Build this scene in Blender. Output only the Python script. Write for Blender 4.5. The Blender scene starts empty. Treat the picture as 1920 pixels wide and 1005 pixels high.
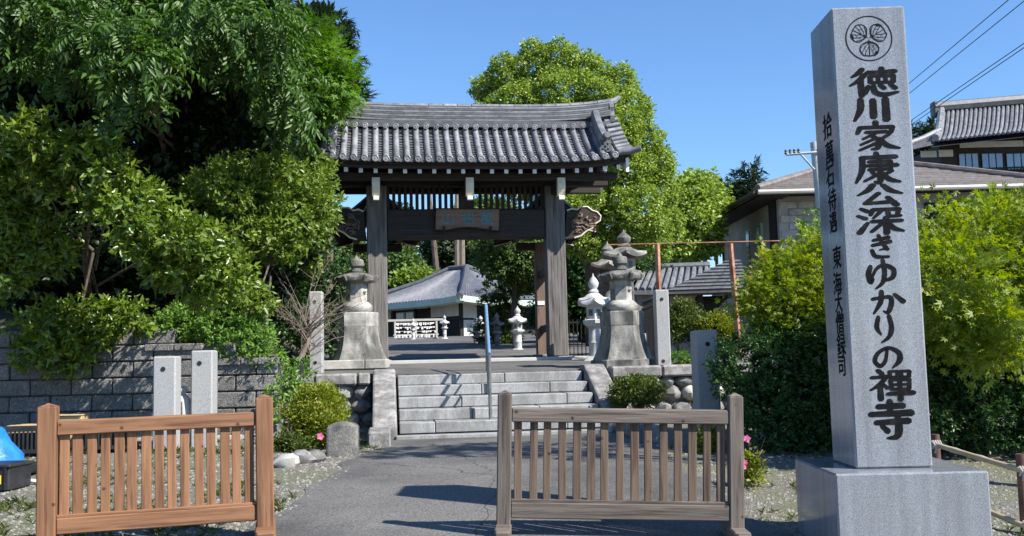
import bpy, math, random
import numpy as np
from mathutils import Vector, Matrix
SC = bpy.context.scene
COL = SC.collection
R = math.radians
rnd = random.Random(7)
# ------------------------------------------------------------------ camera
F_PX, CXP, CYP = 1820.0, 960.0, 502.5
PITCH, ROLL, CAMZ = 5.25, 1.35, 1.13
CAM_M = Matrix.Rotation(R(90 + PITCH), 3, 'X') @ Matrix.Rotation(R(-ROLL), 3, 'Z')
cam = bpy.data.objects.new('camera', bpy.data.cameras.new('camera'))
COL.objects.link(cam)
cam.matrix_world = Matrix.Translation((0, 0, CAMZ)) @ CAM_M.to_4x4()
cam.data.sensor_width = 36.0
cam.data.lens = 36.0 * F_PX / 1920.0
cam.data.clip_start, cam.data.clip_end = 0.1, 4000
SC.camera = cam
# ------------------------------------------------------------------ sky, sun, exposure
SUN_AZ, SUN_EL = 58.0, 42.0            # degrees right of straight behind the camera, elevation
to_sun = Vector((math.sin(R(SUN_AZ)) * math.cos(R(SUN_EL)), -math.cos(R(SUN_AZ)) * math.cos(R(SUN_EL)), math.sin(R(SUN_EL))))
W = bpy.data.worlds.new('World'); SC.world = W; W.use_nodes = True
wn = W.node_tree
sky = wn.nodes.new('ShaderNodeTexSky'); sky.sky_type = 'NISHITA'; sky.sun_disc = False
sky.sun_elevation = R(SUN_EL); sky.sun_rotation = R(180 - SUN_AZ)
sky.air_density = 1.15; sky.dust_density = 0.0; sky.ozone_density = 10.0
bg = wn.nodes['Background']; bg.inputs['Strength'].default_value = 0.106
wn.links.new(sky.outputs[0], bg.inputs['Color'])
sl = bpy.data.lights.new('sun', 'SUN'); sl.energy = 5.0; sl.angle = R(0.5); sl.color = (1.0, 0.95, 0.87)
so = bpy.data.objects.new('sun', sl); COL.objects.link(so)
so.rotation_euler = to_sun.to_track_quat('Z', 'Y').to_euler()
SC.view_settings.view_transform = 'Standard'; SC.view_settings.look = 'None'
SC.view_settings.gamma = 1.0; SC.view_settings.exposure = 0.92

# ------------------------------------------------------------------ helpers
def at(px, py, Y):
    """photo pixel -> point on the vertical plane y = Y"""
    d = CAM_M @ Vector(((px - CXP) / F_PX, (CYP - py) / F_PX, -1.0))
    t = Y / d.y
    return Vector((d.x * t, Y, CAMZ + d.z * t))

def lerp_table(t, x):
    if x <= t[0][0]: return t[0][1]
    for (a, va), (b, vb) in zip(t, t[1:]):
        if x <= b: return va + (vb - va) * (x - a) / (b - a)
    return t[-1][1]
def sstep(a, b, x):
    t = min(1, max(0, (x - a) / (b - a))); return t * t * (3 - 2 * t)
GT = [(-6, -.45), (0, -.38), (4, -.29), (7, -.185), (9.5, -.08), (12, -.02), (14.5, 0), (60, 0)]
def gz(x, y):
    z = lerp_table(GT, y)
    z -= .036 * min(max(x, 0), 5) * (1 - sstep(7, 13, y))
    z += .10 * sstep(-2.6, -4.2, x) * sstep(10.5, 13, y)
    return z
# gate frame: u along the gate, v away from the camera
ALPHA = R(7.5)
GO = Vector((-.93, 20.1, 0))
CA, SA = math.cos(ALPHA), math.sin(ALPHA)
def G(u, v, z=0): return Vector((GO.x + u * CA - v * SA, GO.y + u * SA + v * CA, z))
def toG(x, y):
    dx, dy = x - GO.x, y - GO.y
    return dx * CA + dy * SA, -dx * SA + dy * CA
TT = [(-4.3, .88), (-.5, 1.06), (2, 1.12), (10, 1.5), (30, 2.3), (60, 2.8), (120, 3.2)]
def tz(v): return lerp_table(TT, v)

class MB:
    def __init__(s): s.v = []; s.f = []
    def add(s, vs, fs):
        o = len(s.v); s.v += [tuple(p) for p in vs]; s.f += [tuple(i + o for i in f) for f in fs]; return s
    def box(s, c, d, ch=0.0, m=None):
        hx, hy, hz = d[0] / 2, d[1] / 2, d[2] / 2
        ch = min(ch, hx * .9, hy * .9, hz * .9)
        if ch <= 0:
            vs = [Vector((x, y, z)) for x in (-hx, hx) for y in (-hy, hy) for z in (-hz, hz)]
            fs = [(0, 1, 3, 2), (4, 6, 7, 5), (0, 4, 5, 1), (2, 3, 7, 6), (0, 2, 6, 4), (1, 5, 7, 3)]
        else:
            vs = []; idx = {}
            for x in (-1, 1):
                for y in (-1, 1):
                    for z in (-1, 1):
                        for a in range(3):
                            p = [x * hx, y * hy, z * hz]; q = [x, y, z]
                            for k in range(3):
                                if k != a: p[k] -= q[k] * ch
                            idx[(x, y, z, a)] = len(vs); vs.append(Vector(p))
            fs = []
            for a in range(3):
                b, c2 = [k for k in range(3) if k != a]
                for sg in (-1, 1):
                    loop = []
                    for (p, q) in ((-1, -1), (1, -1), (1, 1), (-1, 1)):
                        k = [0, 0, 0]; k[a] = sg; k[b] = p; k[c2] = q; loop.append(idx[(k[0], k[1], k[2], a)])
                    fs.append(tuple(loop))
                for p in (-1, 1):
                    for q in (-1, 1):
                        k0 = [0, 0, 0]; k1 = [0, 0, 0]; k0[a] = -1; k1[a] = 1
                        for k in (k0, k1): k[b] = p; k[c2] = q
                        fs.append((idx[(*k0, b)], idx[(*k1, b)], idx[(*k1, c2)], idx[(*k0, c2)]))
            for x in (-1, 1):
                for y in (-1, 1):
                    for z in (-1, 1): fs.append(tuple(idx[(x, y, z, a)] for a in range(3)))
        c = Vector(c)
        vs = [(m @ p if m else p) + c for p in vs]
        return s.add(vs, fs)
    def tube(s, pts, rad, n=8, cap=True, flat=1.0):
        pts = [Vector(p) for p in pts]
        if not hasattr(rad, '__len__'): rad = [rad] * len(pts)
        vs = []; fs = []; ref = None
        for i, p in enumerate(pts):
            d = (pts[min(i + 1, len(pts) - 1)] - pts[max(i - 1, 0)]).normalized()
            if ref is None:
                ref = Vector((0, 0, 1)) if abs(d.z) < .9 else Vector((1, 0, 0))
            a = d.cross(ref).normalized(); b = a.cross(d).normalized(); ref = b
            for k in range(n):
                t = 2 * math.pi * k / n
                vs.append(p + (a * math.cos(t) + b * math.sin(t) * flat) * rad[i])
        for i in range(len(pts) - 1):
            for k in range(n):
                k2 = (k + 1) % n
                fs.append((i * n + k, i * n + k2, (i + 1) * n + k2, (i + 1) * n + k))
        if cap:
            fs.append(tuple(range(n))[::-1]); fs.append(tuple((len(pts) - 1) * n + k for k in range(n)))
        return s.add(vs, fs)
    def lathe(s, prof, n=16, c=(0, 0, 0), rot=0.0, warp=None):
        c = Vector(c); vs = []; fs = []
        for i, (r, z) in enumerate(prof):
            for k in range(n):
                t = rot + 2 * math.pi * k / n
                rr, zz = (r, z) if warp is None else warp(r, z, k, n, i)
                vs.append(c + Vector((rr * math.cos(t), rr * math.sin(t), zz)))
        for i in range(len(prof) - 1):
            for k in range(n):
                k2 = (k + 1) % n
                fs.append((i * n + k, i * n + k2, (i + 1) * n + k2, (i + 1) * n + k))
        fs.append(tuple(range(n))[::-1]); fs.append(tuple((len(prof) - 1) * n + k for k in range(n)))
        return s.add(vs, fs)
    def prism(s, poly, p0, ax, ay, depth):
        """polygon in the plane (p0, ax, ay), extruded by vector depth"""
        p0, ax, ay, depth = map(Vector, (p0, ax, ay, depth)); n = len(poly)
        a = [p0 + ax * x + ay * y for x, y in poly]
        return s.add(a + [p + depth for p in a], [tuple(range(n))[::-1], tuple(range(n, 2 * n))] +
                     [(k, (k + 1) % n, n + (k + 1) % n, n + k) for k in range(n)])
    def grid(s, P, nu, nv):
        """P[i][j] -> points"""
        vs = [P(i, j) for i in range(nu) for j in range(nv)]
        return s.add(vs, [(i * nv + j, (i + 1) * nv + j, (i + 1) * nv + j + 1, i * nv + j + 1) for i in range(nu - 1) for j in range(nv - 1)])
    def mesh(s, name, mat, smooth=False):
        me = bpy.data.meshes.new(name); me.from_pydata(s.v, [], s.f)
        me.materials.append(mat); me.update()
        if smooth:
            me.polygons.foreach_set('use_smooth', [True] * len(me.polygons))
            try: me.set_sharp_from_angle(angle=R(42))
            except Exception: pass
        return me
    def build(s, name, mat, parent=None, smooth=False, fix=True):
        me = s.mesh(name, mat, smooth)
        if fix: recalc(me)
        return link(name, me, parent)
import bmesh
def recalc(me):
    b = bmesh.new(); b.from_mesh(me); bmesh.ops.recalc_face_normals(b, faces=b.faces); b.to_mesh(me); b.free()
def link(name, me, parent=None):
    o = bpy.data.objects.new(name, me); COL.objects.link(o)
    if parent is not None: o.parent = parent
    return o
def tag(o, label=None, cat=None, group=None, kind=None):
    if label: o['label'] = label
    if cat: o['category'] = cat
    if group: o['group'] = group
    if kind: o['kind'] = kind
    return o
def thing(name, label, cat, loc=(0, 0, 0), rz=0.0, group=None, ry=0.0):
    o = bpy.data.objects.new(name, None); COL.objects.link(o)
    o.location = loc; o.rotation_euler = (0, ry, rz); o.empty_display_size = .1
    return tag(o, label, cat, group)
def struct(o): o['kind'] = 'structure'; return o
def dup(root, loc, rz=None, label=None, scale=None):
    r = root.copy(); COL.objects.link(r); r.location = loc
    if rz is not None: r.rotation_euler.z = rz
    if scale: r.scale = (scale,) * 3
    if label: r['label'] = label
    for ch in root.children:
        c = ch.copy(); COL.objects.link(c); c.parent = r
        for g in ch.children:
            d = g.copy(); COL.objects.link(d); d.parent = c
    return r

# ------------------------------------------------------------------ materials
def nodes_of(m): return m.node_tree.nodes, m.node_tree.links
def mat(name, c0, c1=None, scale=8, rough=.7, bump=0.0, bscale=None, spec=.4, detail=6, stretch=None, c2=None, s2=1.2, f2=.5, metal=0.0, coord='Object', lo=.35, hi=.65, lo2=.45, hi2=.62, objvar=0.0, bdist=.01, grain=None, streak=False):
    m = bpy.data.materials.new(name); m.use_nodes = True
    N, L = nodes_of(m); b = N['Principled BSDF']
    b.inputs['Roughness'].default_value = rough; b.inputs['Specular IOR Level'].default_value = spec
    b.inputs['Metallic'].default_value = metal
    tc = N.new('ShaderNodeTexCoord'); mp = N.new('ShaderNodeMapping')
    L.new(tc.outputs[coord], mp.inputs['Vector'])
    if stretch: mp.inputs['Scale'].default_value = stretch
    oi = N.new('ShaderNodeObjectInfo')
    if coord == 'Object':
        cx = N.new('ShaderNodeVectorMath'); cx.operation = 'SCALE'; cx.inputs['Scale'].default_value = 37.0
        cmb = N.new('ShaderNodeCombineXYZ')
        for k in range(3): L.new(oi.outputs['Random'], cmb.inputs[k])
        L.new(cmb.outputs[0], cx.inputs[0]); L.new(cx.outputs[0], mp.inputs['Location'])
    def noise(sc, det=detail):
        n = N.new('ShaderNodeTexNoise'); n.inputs['Scale'].default_value = sc; n.inputs['Detail'].default_value = det
        n.inputs['Roughness'].default_value = .6
        L.new(mp.outputs[0], n.inputs['Vector']); return n
    def ramp(src, a, z):
        r = N.new('ShaderNodeMapRange'); r.inputs['From Min'].default_value = a; r.inputs['From Max'].default_value = z
        L.new(src, r.inputs['Value']); return r.outputs[0]
    def mix(f, a, z):
        x = N.new('ShaderNodeMix'); x.data_type = 'RGBA'
        if isinstance(f, float): x.inputs['Factor'].default_value = f
        else: L.new(f, x.inputs['Factor'])
        for v, i in ((a, 6), (z, 7)):
            if isinstance(v, tuple): x.inputs[i].default_value = (*v, 1)
            else: L.new(v, x.inputs[i])
        return x.outputs[2]
    col = c0
    n1 = noise(scale)
    if c1: col = mix(ramp(n1.outputs['Fac'], lo, hi), c0, c1)
    if c2:
        n2 = noise(s2, 5)
        rr = ramp(n2.outputs['Fac'], lo2, hi2)
        mm = N.new('ShaderNodeMath'); mm.operation = 'MULTIPLY'; mm.inputs[1].default_value = f2; L.new(rr, mm.inputs[0])
        col = mix(mm.outputs[0], col, c2)
    if grain:
        gs, ga, gb = grain
        n3 = noise(gs, 2); v = N.new('ShaderNodeHueSaturation')
        L.new(ramp(n3.outputs['Fac'], .3, .7), (mr := N.new('ShaderNodeMapRange')).inputs['Value'])
        mr.inputs['To Min'].default_value = ga; mr.inputs['To Max'].default_value = gb
        L.new(mr.outputs[0], v.inputs['Value'])
        if isinstance(col, tuple): v.inputs['Color'].default_value = (*col, 1)
        else: L.new(col, v.inputs['Color'])
        col = v.outputs[0]
    if streak:                                            # faint rain streaks and grime
        mp2 = N.new('ShaderNodeMapping'); mp2.inputs['Scale'].default_value = (9, 9, .5); L.new(tc.outputs['Object'], mp2.inputs['Vector'])
        ns = N.new('ShaderNodeTexNoise'); ns.inputs['Scale'].default_value = 1.3; ns.inputs['Detail'].default_value = 5; L.new(mp2.outputs[0], ns.inputs['Vector'])
        mr = N.new('ShaderNodeMapRange'); mr.inputs['From Min'].default_value = .35; mr.inputs['From Max'].default_value = .75; mr.inputs['To Min'].default_value = 1.08; mr.inputs['To Max'].default_value = .74
        L.new(ns.outputs['Fac'], mr.inputs['Value']); v = N.new('ShaderNodeHueSaturation'); L.new(mr.outputs[0], v.inputs['Value']); L.new(col, v.inputs['Color']); col = v.outputs[0]
    if objvar:
        v = N.new('ShaderNodeHueSaturation')
        mr = N.new('ShaderNodeMapRange'); mr.inputs['To Min'].default_value = 1 - objvar; mr.inputs['To Max'].default_value = 1 + objvar
        L.new(oi.outputs['Random'], mr.inputs['Value']); L.new(mr.outputs[0], v.inputs['Value'])
        if isinstance(col, tuple): v.inputs['Color'].default_value = (*col, 1)
        else: L.new(col, v.inputs['Color'])
        col = v.outputs[0]
    if isinstance(col, tuple): b.inputs['Base Color'].default_value = (*col, 1)
    else: L.new(col, b.inputs['Base Color'])
    if bump:
        nb = noise(bscale or scale * 2)
        bp = N.new('ShaderNodeBump'); bp.inputs['Strength'].default_value = bump; bp.inputs['Distance'].default_value = bdist
        L.new(nb.outputs['Fac'], bp.inputs['Height']); L.new(bp.outputs[0], b.inputs['Normal'])
    return m
def leafmat(name, dark, light, rough=.42, trans=.30, spec=.45, tip=None):
    m = bpy.data.materials.new(name); m.use_nodes = True
    N, L = nodes_of(m); b = N['Principled BSDF']; out = N['Material Output']
    a = N.new('ShaderNodeAttribute'); a.attribute_name = 'rnd'
    cr = N.new('ShaderNodeValToRGB'); e = cr.color_ramp.elements
    e[0].position = .05; e[0].color = (*dark, 1); e[1].position = .95; e[1].color = (*light, 1)
    if tip:
        e[1].position = .86
        t = cr.color_ramp.elements.new(.97); t.color = (*tip, 1)
    L.new(a.outputs['Fac'], cr.inputs[0]); L.new(cr.outputs[0], b.inputs['Base Color'])
    b.inputs['Roughness'].default_value = rough; b.inputs['Specular IOR Level'].default_value = spec
    t = N.new('ShaderNodeBsdfTranslucent')
    hs = N.new('ShaderNodeHueSaturation'); hs.inputs['Value'].default_value = 1.5; hs.inputs['Saturation'].default_value = 1.1
    L.new(cr.outputs[0], hs.inputs['Color']); L.new(hs.outputs[0], t.inputs['Color'])
    mx = N.new('ShaderNodeMixShader'); mx.inputs[0].default_value = trans
    L.new(b.outputs[0], mx.inputs[1]); L.new(t.outputs[0], mx.inputs[2]); L.new(mx.outputs[0], out.inputs['Surface'])
    return m

M = {}
M['granite'] = mat('granite', (.185, .20, .222), (.31, .326, .35), 190, rough=.12, spec=.5, detail=2, lo=.40, hi=.60, grain=(330, .5, 1.4), streak=True)
M['post_granite'] = mat('post_granite', (.27, .275, .28), (.43, .43, .42), 120, rough=.7, detail=2, lo=.4, hi=.6, grain=(260, .6, 1.2), c2=(.40, .36, .30), s2=1.6, f2=.35, bump=.15)
M['step_granite'] = mat('step_granite', (.24, .245, .25), (.36, .36, .355), 40, rough=.7, detail=4, stretch=(1.3, 1.3, .5), c2=(.13, .125, .11), s2=3.2, f2=.6, grain=(200, .8, 1.12), objvar=.07, bump=.2)
M['old_stone'] = mat('old_stone', (.15, .145, .135), (.36, .35, .31), 5, rough=.9, stretch=(1, 1, .45), c2=(.05, .05, .048), s2=2.6, f2=.85, grain=(90, .7, 1.2), bump=.5, bscale=40, objvar=.08)
M['pale_stone'] = mat('pale_stone', (.36, .35, .315), (.50, .48, .435), 6, rough=.85, c2=(.09, .09, .085), s2=2.6, f2=.7, lo2=.45, hi2=.65, grain=(90, .75, 1.15), bump=.4, bscale=40)
M['dark_stone'] = mat('dark_stone', (.10, .098, .09), (.24, .23, .21), 5, rough=.95, c2=(.05, .05, .048), s2=3, f2=.6, grain=(80, .6, 1.3), bump=.6, bscale=30, bdist=.02)
M['moss_stone'] = mat('moss_stone', (.16, .15, .145), (.33, .32, .31), 9, rough=.92, c2=(.09, .09, .085), s2=3, f2=.6, grain=(110, .55, 1.35), bump=.6, bscale=60, objvar=.1)
M['white_stone'] = mat('white_stone', (.44, .44, .44), (.56, .56, .55), 12, rough=.8, c2=(.25, .25, .24), s2=4, f2=.5, bump=.2)
M['block'] = mat('block', (.15, .146, .14), (.26, .252, .238), 26, rough=.95, c2=(.10, .098, .095), s2=1.5, f2=.6, grain=(70, .35, 1.5), bump=.9, bscale=45, bdist=.02, objvar=.14)
M['asphalt'] = mat('asphalt', (.068, .066, .064), (.112, .108, .103), 1.6, rough=.88, c2=(.165, .158, .146), s2=.5, f2=.6, grain=(55, .45, 1.55), bump=.7, bscale=80, bdist=.008, spec=.35)
def cracks(m, sc=.55, wid=.006):
    N, L = nodes_of(m); b = N['Principled BSDF']; src = b.inputs['Base Color'].links[0].from_socket
    tc = N.new('ShaderNodeTexCoord'); nz = N.new('ShaderNodeTexNoise'); nz.inputs['Scale'].default_value = 2.2; nz.inputs['Detail'].default_value = 6
    ad = N.new('ShaderNodeMix'); ad.data_type = 'RGBA'; ad.blend_type = 'LINEAR_LIGHT'; ad.inputs[0].default_value = .12
    L.new(tc.outputs['Object'], nz.inputs['Vector']); L.new(tc.outputs['Object'], ad.inputs[6]); L.new(nz.outputs['Color'], ad.inputs[7])
    vo = N.new('ShaderNodeTexVoronoi'); vo.feature = 'DISTANCE_TO_EDGE'; vo.inputs['Scale'].default_value = sc; L.new(ad.outputs[2], vo.inputs['Vector'])
    mr = N.new('ShaderNodeMapRange'); mr.inputs['From Min'].default_value = wid; mr.inputs['From Max'].default_value = wid * .3; L.new(vo.outputs['Distance'], mr.inputs['Value'])
    mx = N.new('ShaderNodeMix'); mx.data_type = 'RGBA'; L.new(mr.outputs[0], mx.inputs[0]); L.new(src, mx.inputs[6]); mx.inputs[7].default_value = (.045, .044, .042, 1)
    L.new(mx.outputs[2], b.inputs['Base Color'])
cracks(M['asphalt'], .3, .0022)
M['gravel'] = mat('gravel', (.115, .105, .085), (.235, .22, .19), 26, rough=.95, c2=(.13, .15, .06), s2=.9, f2=.55, grain=(70, .4, 1.5), bump=.9, bscale=55, bdist=.03)
M['pebble'] = mat('pebble', (.14, .132, .118), (.27, .255, .23), 20, rough=.9, objvar=.1)
M['soil'] = mat('soil', (.05, .045, .032), (.10, .085, .06), 12, rough=1, c2=(.03, .05, .018), s2=.8, f2=.7, bump=.6)
M['concrete'] = mat('concrete', (.40, .40, .385), (.50, .495, .47), 4, rough=.85, c2=(.24, .235, .22), s2=2, f2=.5, bump=.2, bscale=60)
M['wood_new'] = mat('wood_new', (.25, .118, .060), (.41, .215, .120), 5, rough=.6, stretch=(1, 1, 1), detail=8, grain=(3, .82, 1.15), objvar=.14, bump=.12, bscale=30)
def knots(m, dark):
    N, L = nodes_of(m); b = N['Principled BSDF']; src = b.inputs['Base Color'].links[0].from_socket
    tc = N.new('ShaderNodeTexCoord'); vo = N.new('ShaderNodeTexVoronoi'); vo.inputs['Scale'].default_value = 6.5; vo.inputs['Randomness'].default_value = 1.0
    L.new(tc.outputs['Object'], vo.inputs['Vector'])
    mr = N.new('ShaderNodeMapRange'); mr.inputs['From Min'].default_value = .11; mr.inputs['From Max'].default_value = .05; L.new(vo.outputs['Distance'], mr.inputs['Value'])
    mx = N.new('ShaderNodeMix'); mx.data_type = 'RGBA'; L.new(mr.outputs[0], mx.inputs[0]); L.new(src, mx.inputs[6]); mx.inputs[7].default_value = (*dark, 1)
    L.new(mx.outputs[2], b.inputs['Base Color'])
def wood(name, a, b, axis, dark=None, rough=.75, sc=3.0, objvar=.12, f2=.55, bump=.3):
    st = [11, 11, 11]; st['xyz'.index(axis)] = .55
    return mat(name, a, b, sc, rough=rough, stretch=tuple(st), detail=8, lo=.3, hi=.7, c2=dark, s2=2.4, f2=f2 + .2, lo2=.52, hi2=.64, objvar=objvar, bump=bump, bscale=sc * 3, bdist=.006)
for ax in 'xz':
    M['new_' + ax] = wood('new_wood_' + ax, (.165, .076, .036), (.295, .150, .076), ax, (.09, .040, .020), .6)
    M['grey_' + ax] = wood('grey_wood_' + ax, (.078, .062, .051), (.185, .153, .128), ax, (.034, .026, .021), .85, objvar=.15, bump=.6)
    M['gate_' + ax] = wood('gate_wood_' + ax, (.020, .0145, .0115), (.050, .037, .029), ax, (.011, .008, .006), .75)
for ax in 'xz':
    knots(M['new_' + ax], (.07, .032, .018)); knots(M['grey_' + ax], (.032, .023, .018))
M['grey_slat'] = wood('grey_slat_wood', (.085, .056, .039), (.17, .118, .084), 'z', (.035, .023, .017), .85, objvar=.16, bump=.6)
knots(M['grey_slat'], (.03, .02, .015))
M['gate_y'] = wood('gate_wood_y', (.022, .015, .012), (.05, .036, .027), 'y', (.016, .012, .010), .75)
M['pillar'] = wood('pillar_wood', (.085, .077, .070), (.20, .185, .172), 'z', (.036, .031, .028), .85, objvar=.06)
M['rear_pillar'] = wood('rear_pillar_wood', (.13, .085, .065), (.22, .15, .115), 'z', (.07, .05, .04), .85)
M['streak'] = mat('streak', (.33, .26, .20), (.40, .36, .31), 40, rough=.8)
M['white_paint'] = mat('white_paint', (.74, .73, .68), (.80, .79, .75), 6, rough=.6, c2=(.5, .47, .4), s2=3, f2=.3)
M['cream_paint'] = mat('cream_paint', (.66, .59, .43), (.74, .68, .52), 6, rough=.6, c2=(.4, .36, .28), s2=5, f2=.35)
M['tile'] = mat('tile', (.15, .152, .162), (.245, .248, .260), 7, rough=.42, spec=.5, c2=(.07, .072, .078), s2=2.5, f2=.6, objvar=.2, bump=.15, bscale=50)
M['tile_dark'] = mat('tile_dark', (.07, .072, .080), (.13, .133, .142), 9, rough=.5, spec=.45, c2=(.05, .052, .055), s2=3, f2=.5, objvar=.12, bump=.2, bscale=50)
M['tile_far'] = mat('tile_far', (.105, .11, .128), (.19, .197, .22), 5, rough=.5, spec=.45, objvar=.15)
M['plaque'] = wood('plaque_wood', (.15, .086, .055), (.25, .15, .10), 'x', (.10, .06, .04), .7)
M['teal'] = mat('teal', (.02, .17, .22), (.05, .27, .31), 20, rough=.6)
M['black'] = mat('black', (.007, .007, .008), (.03, .03, .031), 14, lo=.5, hi=.85, rough=.8, spec=.1)  # lettering: paler noise patches paint in both worn spots and grey glare
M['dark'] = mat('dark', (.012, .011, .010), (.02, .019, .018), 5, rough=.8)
M['steel'] = mat('steel', (.20, .205, .20), (.33, .33, .32), 9, rough=.35, metal=.75, spec=.5)
M['blue_grip'] = mat('blue_grip', (.10, .19, .32), (.14, .24, .38), 9, rough=.45)
M['rust'] = mat('rust', (.28, .115, .06), (.50, .27, .17), 6, rough=.85, c2=(.16, .06, .035), s2=2.5, f2=.6, bump=.3)
M['copper'] = mat('copper', (.36, .46, .38), (.47, .56, .47), 4, rough=.7, c2=(.25, .34, .28), s2=2, f2=.5)
M['plaster'] = mat('plaster', (.56, .55, .51), (.64, .63, .60), 3, rough=.9)
M['tan_wall'] = mat('tan_wall', (.30, .275, .235), (.38, .35, .30), 2, rough=.9, bump=.2, bscale=30)
M['brown_roof'] = mat('brown_roof', (.11, .094, .086), (.19, .165, .15), 5, rough=.6, objvar=.14)
M['gutter'] = mat('gutter', (.45, .43, .38), (.52, .50, .45), 3, rough=.5)
M['facing'] = mat('facing', (.25, .225, .195), (.42, .385, .34), 4, rough=.85, objvar=.22)
M['glass'] = mat('glass', (.05, .07, .09), (.09, .12, .15), 2, rough=.06, spec=.8)
M['pane_blue'] = mat('pane_blue', (.16, .24, .36), (.24, .34, .46), 1.5, rough=.12, spec=.8)
M['iron'] = mat('iron', (.015, .015, .015), (.03, .028, .026), 9, rough=.5, metal=.4)
M['pole'] = mat('pole', (.33, .36, .38), (.42, .45, .46), 4, rough=.7, c2=(.25, .26, .27), s2=1.5, f2=.4)
M['bark'] = mat('bark', (.06, .045, .033), (.15, .12, .09), 14, rough=.95, stretch=(1, 1, .25), bump=.8, bscale=25, bdist=.03)
M['pale_bark'] = mat('pale_bark', (.13, .105, .08), (.24, .20, .16), 14, rough=.95, stretch=(1, 1, .25), bump=.6, bscale=25)
M['tarp'] = mat('tarp', (.015, .13, .55), (.03, .22, .75), 5, rough=.32, spec=.5, bump=.5, bscale=9, bdist=.04)
M['plastic'] = mat('plastic', (.014, .015, .017), (.03, .031, .034), 6, rough=.45)
M['yellow'] = mat('yellow', (.72, .53, .03), (.80, .62, .05), 6, rough=.5)
M['bamboo'] = mat('bamboo', (.34, .27, .165), (.50, .42, .29), 8, rough=.55, c2=(.22, .17, .10), s2=4, f2=.5)
M['brown_post'] = mat('brown_post', (.07, .035, .028), (.14, .07, .055), 8, rough=.7)
M['rope'] = mat('rope', (.36, .33, .28), (.48, .45, .39), 60, rough=.95)
M['planks'] = wood('plank_wood', (.30, .23, .16), (.46, .36, .26), 'x', (.2, .15, .1), .8)
M['box_tan'] = mat('box_tan', (.42, .29, .15), (.50, .36, .2), 6, rough=.85)
M['pink'] = mat('pink', (.85, .13, .33), (.92, .28, .45), 30, rough=.6)
M['paper'] = mat('paper', (.72, .71, .69), (.80, .79, .77), 20, rough=.9)
M['far_bluegreen'] = mat('hill_green', (.025, .045, .02), (.055, .085, .03), .3, rough=1)

# ------------------------------------------------------------------ ground and paths
def sheet(name, xs, ys, zf, m):
    mb = MB(); mb.grid(lambda i, j: (xs[i], ys[j], zf(xs[i], ys[j])), len(xs), len(ys))
    o = mb.build(name, m, smooth=True, fix=False); return struct(o)
xs = [-900, -300, -100, -40, -20] + [-12 + .75 * i for i in range(33)] + [16, 24, 40, 100, 300, 900]
ys = [-300, -60, -15] + [-6 + .75 * i for i in range(32)] + [20, 30, 60, 120, 300, 1500]
tag(sheet('ground', xs, ys, gz, M['gravel']))
# asphalt path, laid 6 mm proud
def path_edges(y):
    l = lerp_table([(-6, -3.4), (5, -2.3), (8, -2.05), (10, -1.95), (11.3, -2.0), (12.3, -1.78), (14.6, -1.65)], y)
    r = lerp_table([(-6, 3.2), (4, 2.2), (7, 2.05), (8.5, 1.85), (11.5, 1.75), (13, 1.9), (15.4, 2.1)], y)
    return l + .05 * math.sin(y * 3.1) + .03 * math.sin(y * 7.7), r + .05 * math.sin(y * 2.7 + 1) + .03 * math.sin(y * 6.1)
mb = MB(); NY, NX = 90, 24
def pp(i, j):
    y = -6 + 21.2 * i / (NY - 1); l, r = path_edges(y); x = l + (r - l) * j / (NX - 1)
    return (x, y, gz(x, y) + .006)
mb.grid(pp, NY, NX); struct(mb.build('path', M['asphalt'], smooth=True, fix=False))
# upper terrace: pavement on a solid with a front face
us = [-14, -9, -6, -4, -2.5, -1.6, -.8, 0, .8, 1.6, 2.5, 4, 6, 9, 14, 22]
vs_ = [-4.0, -3.5, -3, -2, -1, -.5, 0, 1, 2, 4, 6, 10, 15, 20, 30, 45, 60, 90]
mb = MB(); mb.grid(lambda i, j: G(us[i], vs_[j], tz(vs_[j])), len(us), len(vs_))
n0 = len(mb.v)
mb.grid(lambda i, j: G(us[i], -4.0, (tz(-4.0), -.3)[j]), len(us), 2)
struct(mb.build('terrace_pavement', M['asphalt'], smooth=False, fix=False))

# ------------------------------------------------------------------ stairs
RISE, TREAD, V0 = .165, .40, -5.75
stair = thing('stone_stairs', 'grey granite stairs of five steps between sloping stone copings', 'stairs', G(0, V0), ALPHA)
mb = MB(); mb.box((0, -.16, .0), (3.14, .22, .10), .008); mb.build('base_slab', M['step_granite'], stair)
joints = [[-1.0, .95], [-.42, .6], [-.55, 1.1], [-.2, .9], [.22]]
for k in range(5):
    z1 = (k + 1) * RISE + .055
    e = [-1.52] + joints[k] + [1.52]
    for a, b in zip(e, e[1:]):
        if k == 4: d = .42
        else: d = TREAD + .06
        dz = rnd.uniform(-.004, .004)
        mb = MB(); mb.box(((a + b) / 2, k * TREAD + d / 2 - .02 + rnd.uniform(-.006, .006), z1 - .08 + dz), (b - a - .008, d, .16), .012)
        mb.build('step_block', M['step_granite'], stair)
mb = MB(); mb.prism([(.1, -.1), (.1, .1), (.5, .1), (.5, .27), (.9, .27), (.9, .43), (1.3, .43), (1.3, .6), (1.7, .6), (1.7, .76), (1.9, .76), (1.9, -.1)], (-1.5, 0, 0), (0, 1, 0), (0, 0, 1), (3.0, 0, 0)); mb.build('stair_core', M['dark_stone'], stair)
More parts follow.
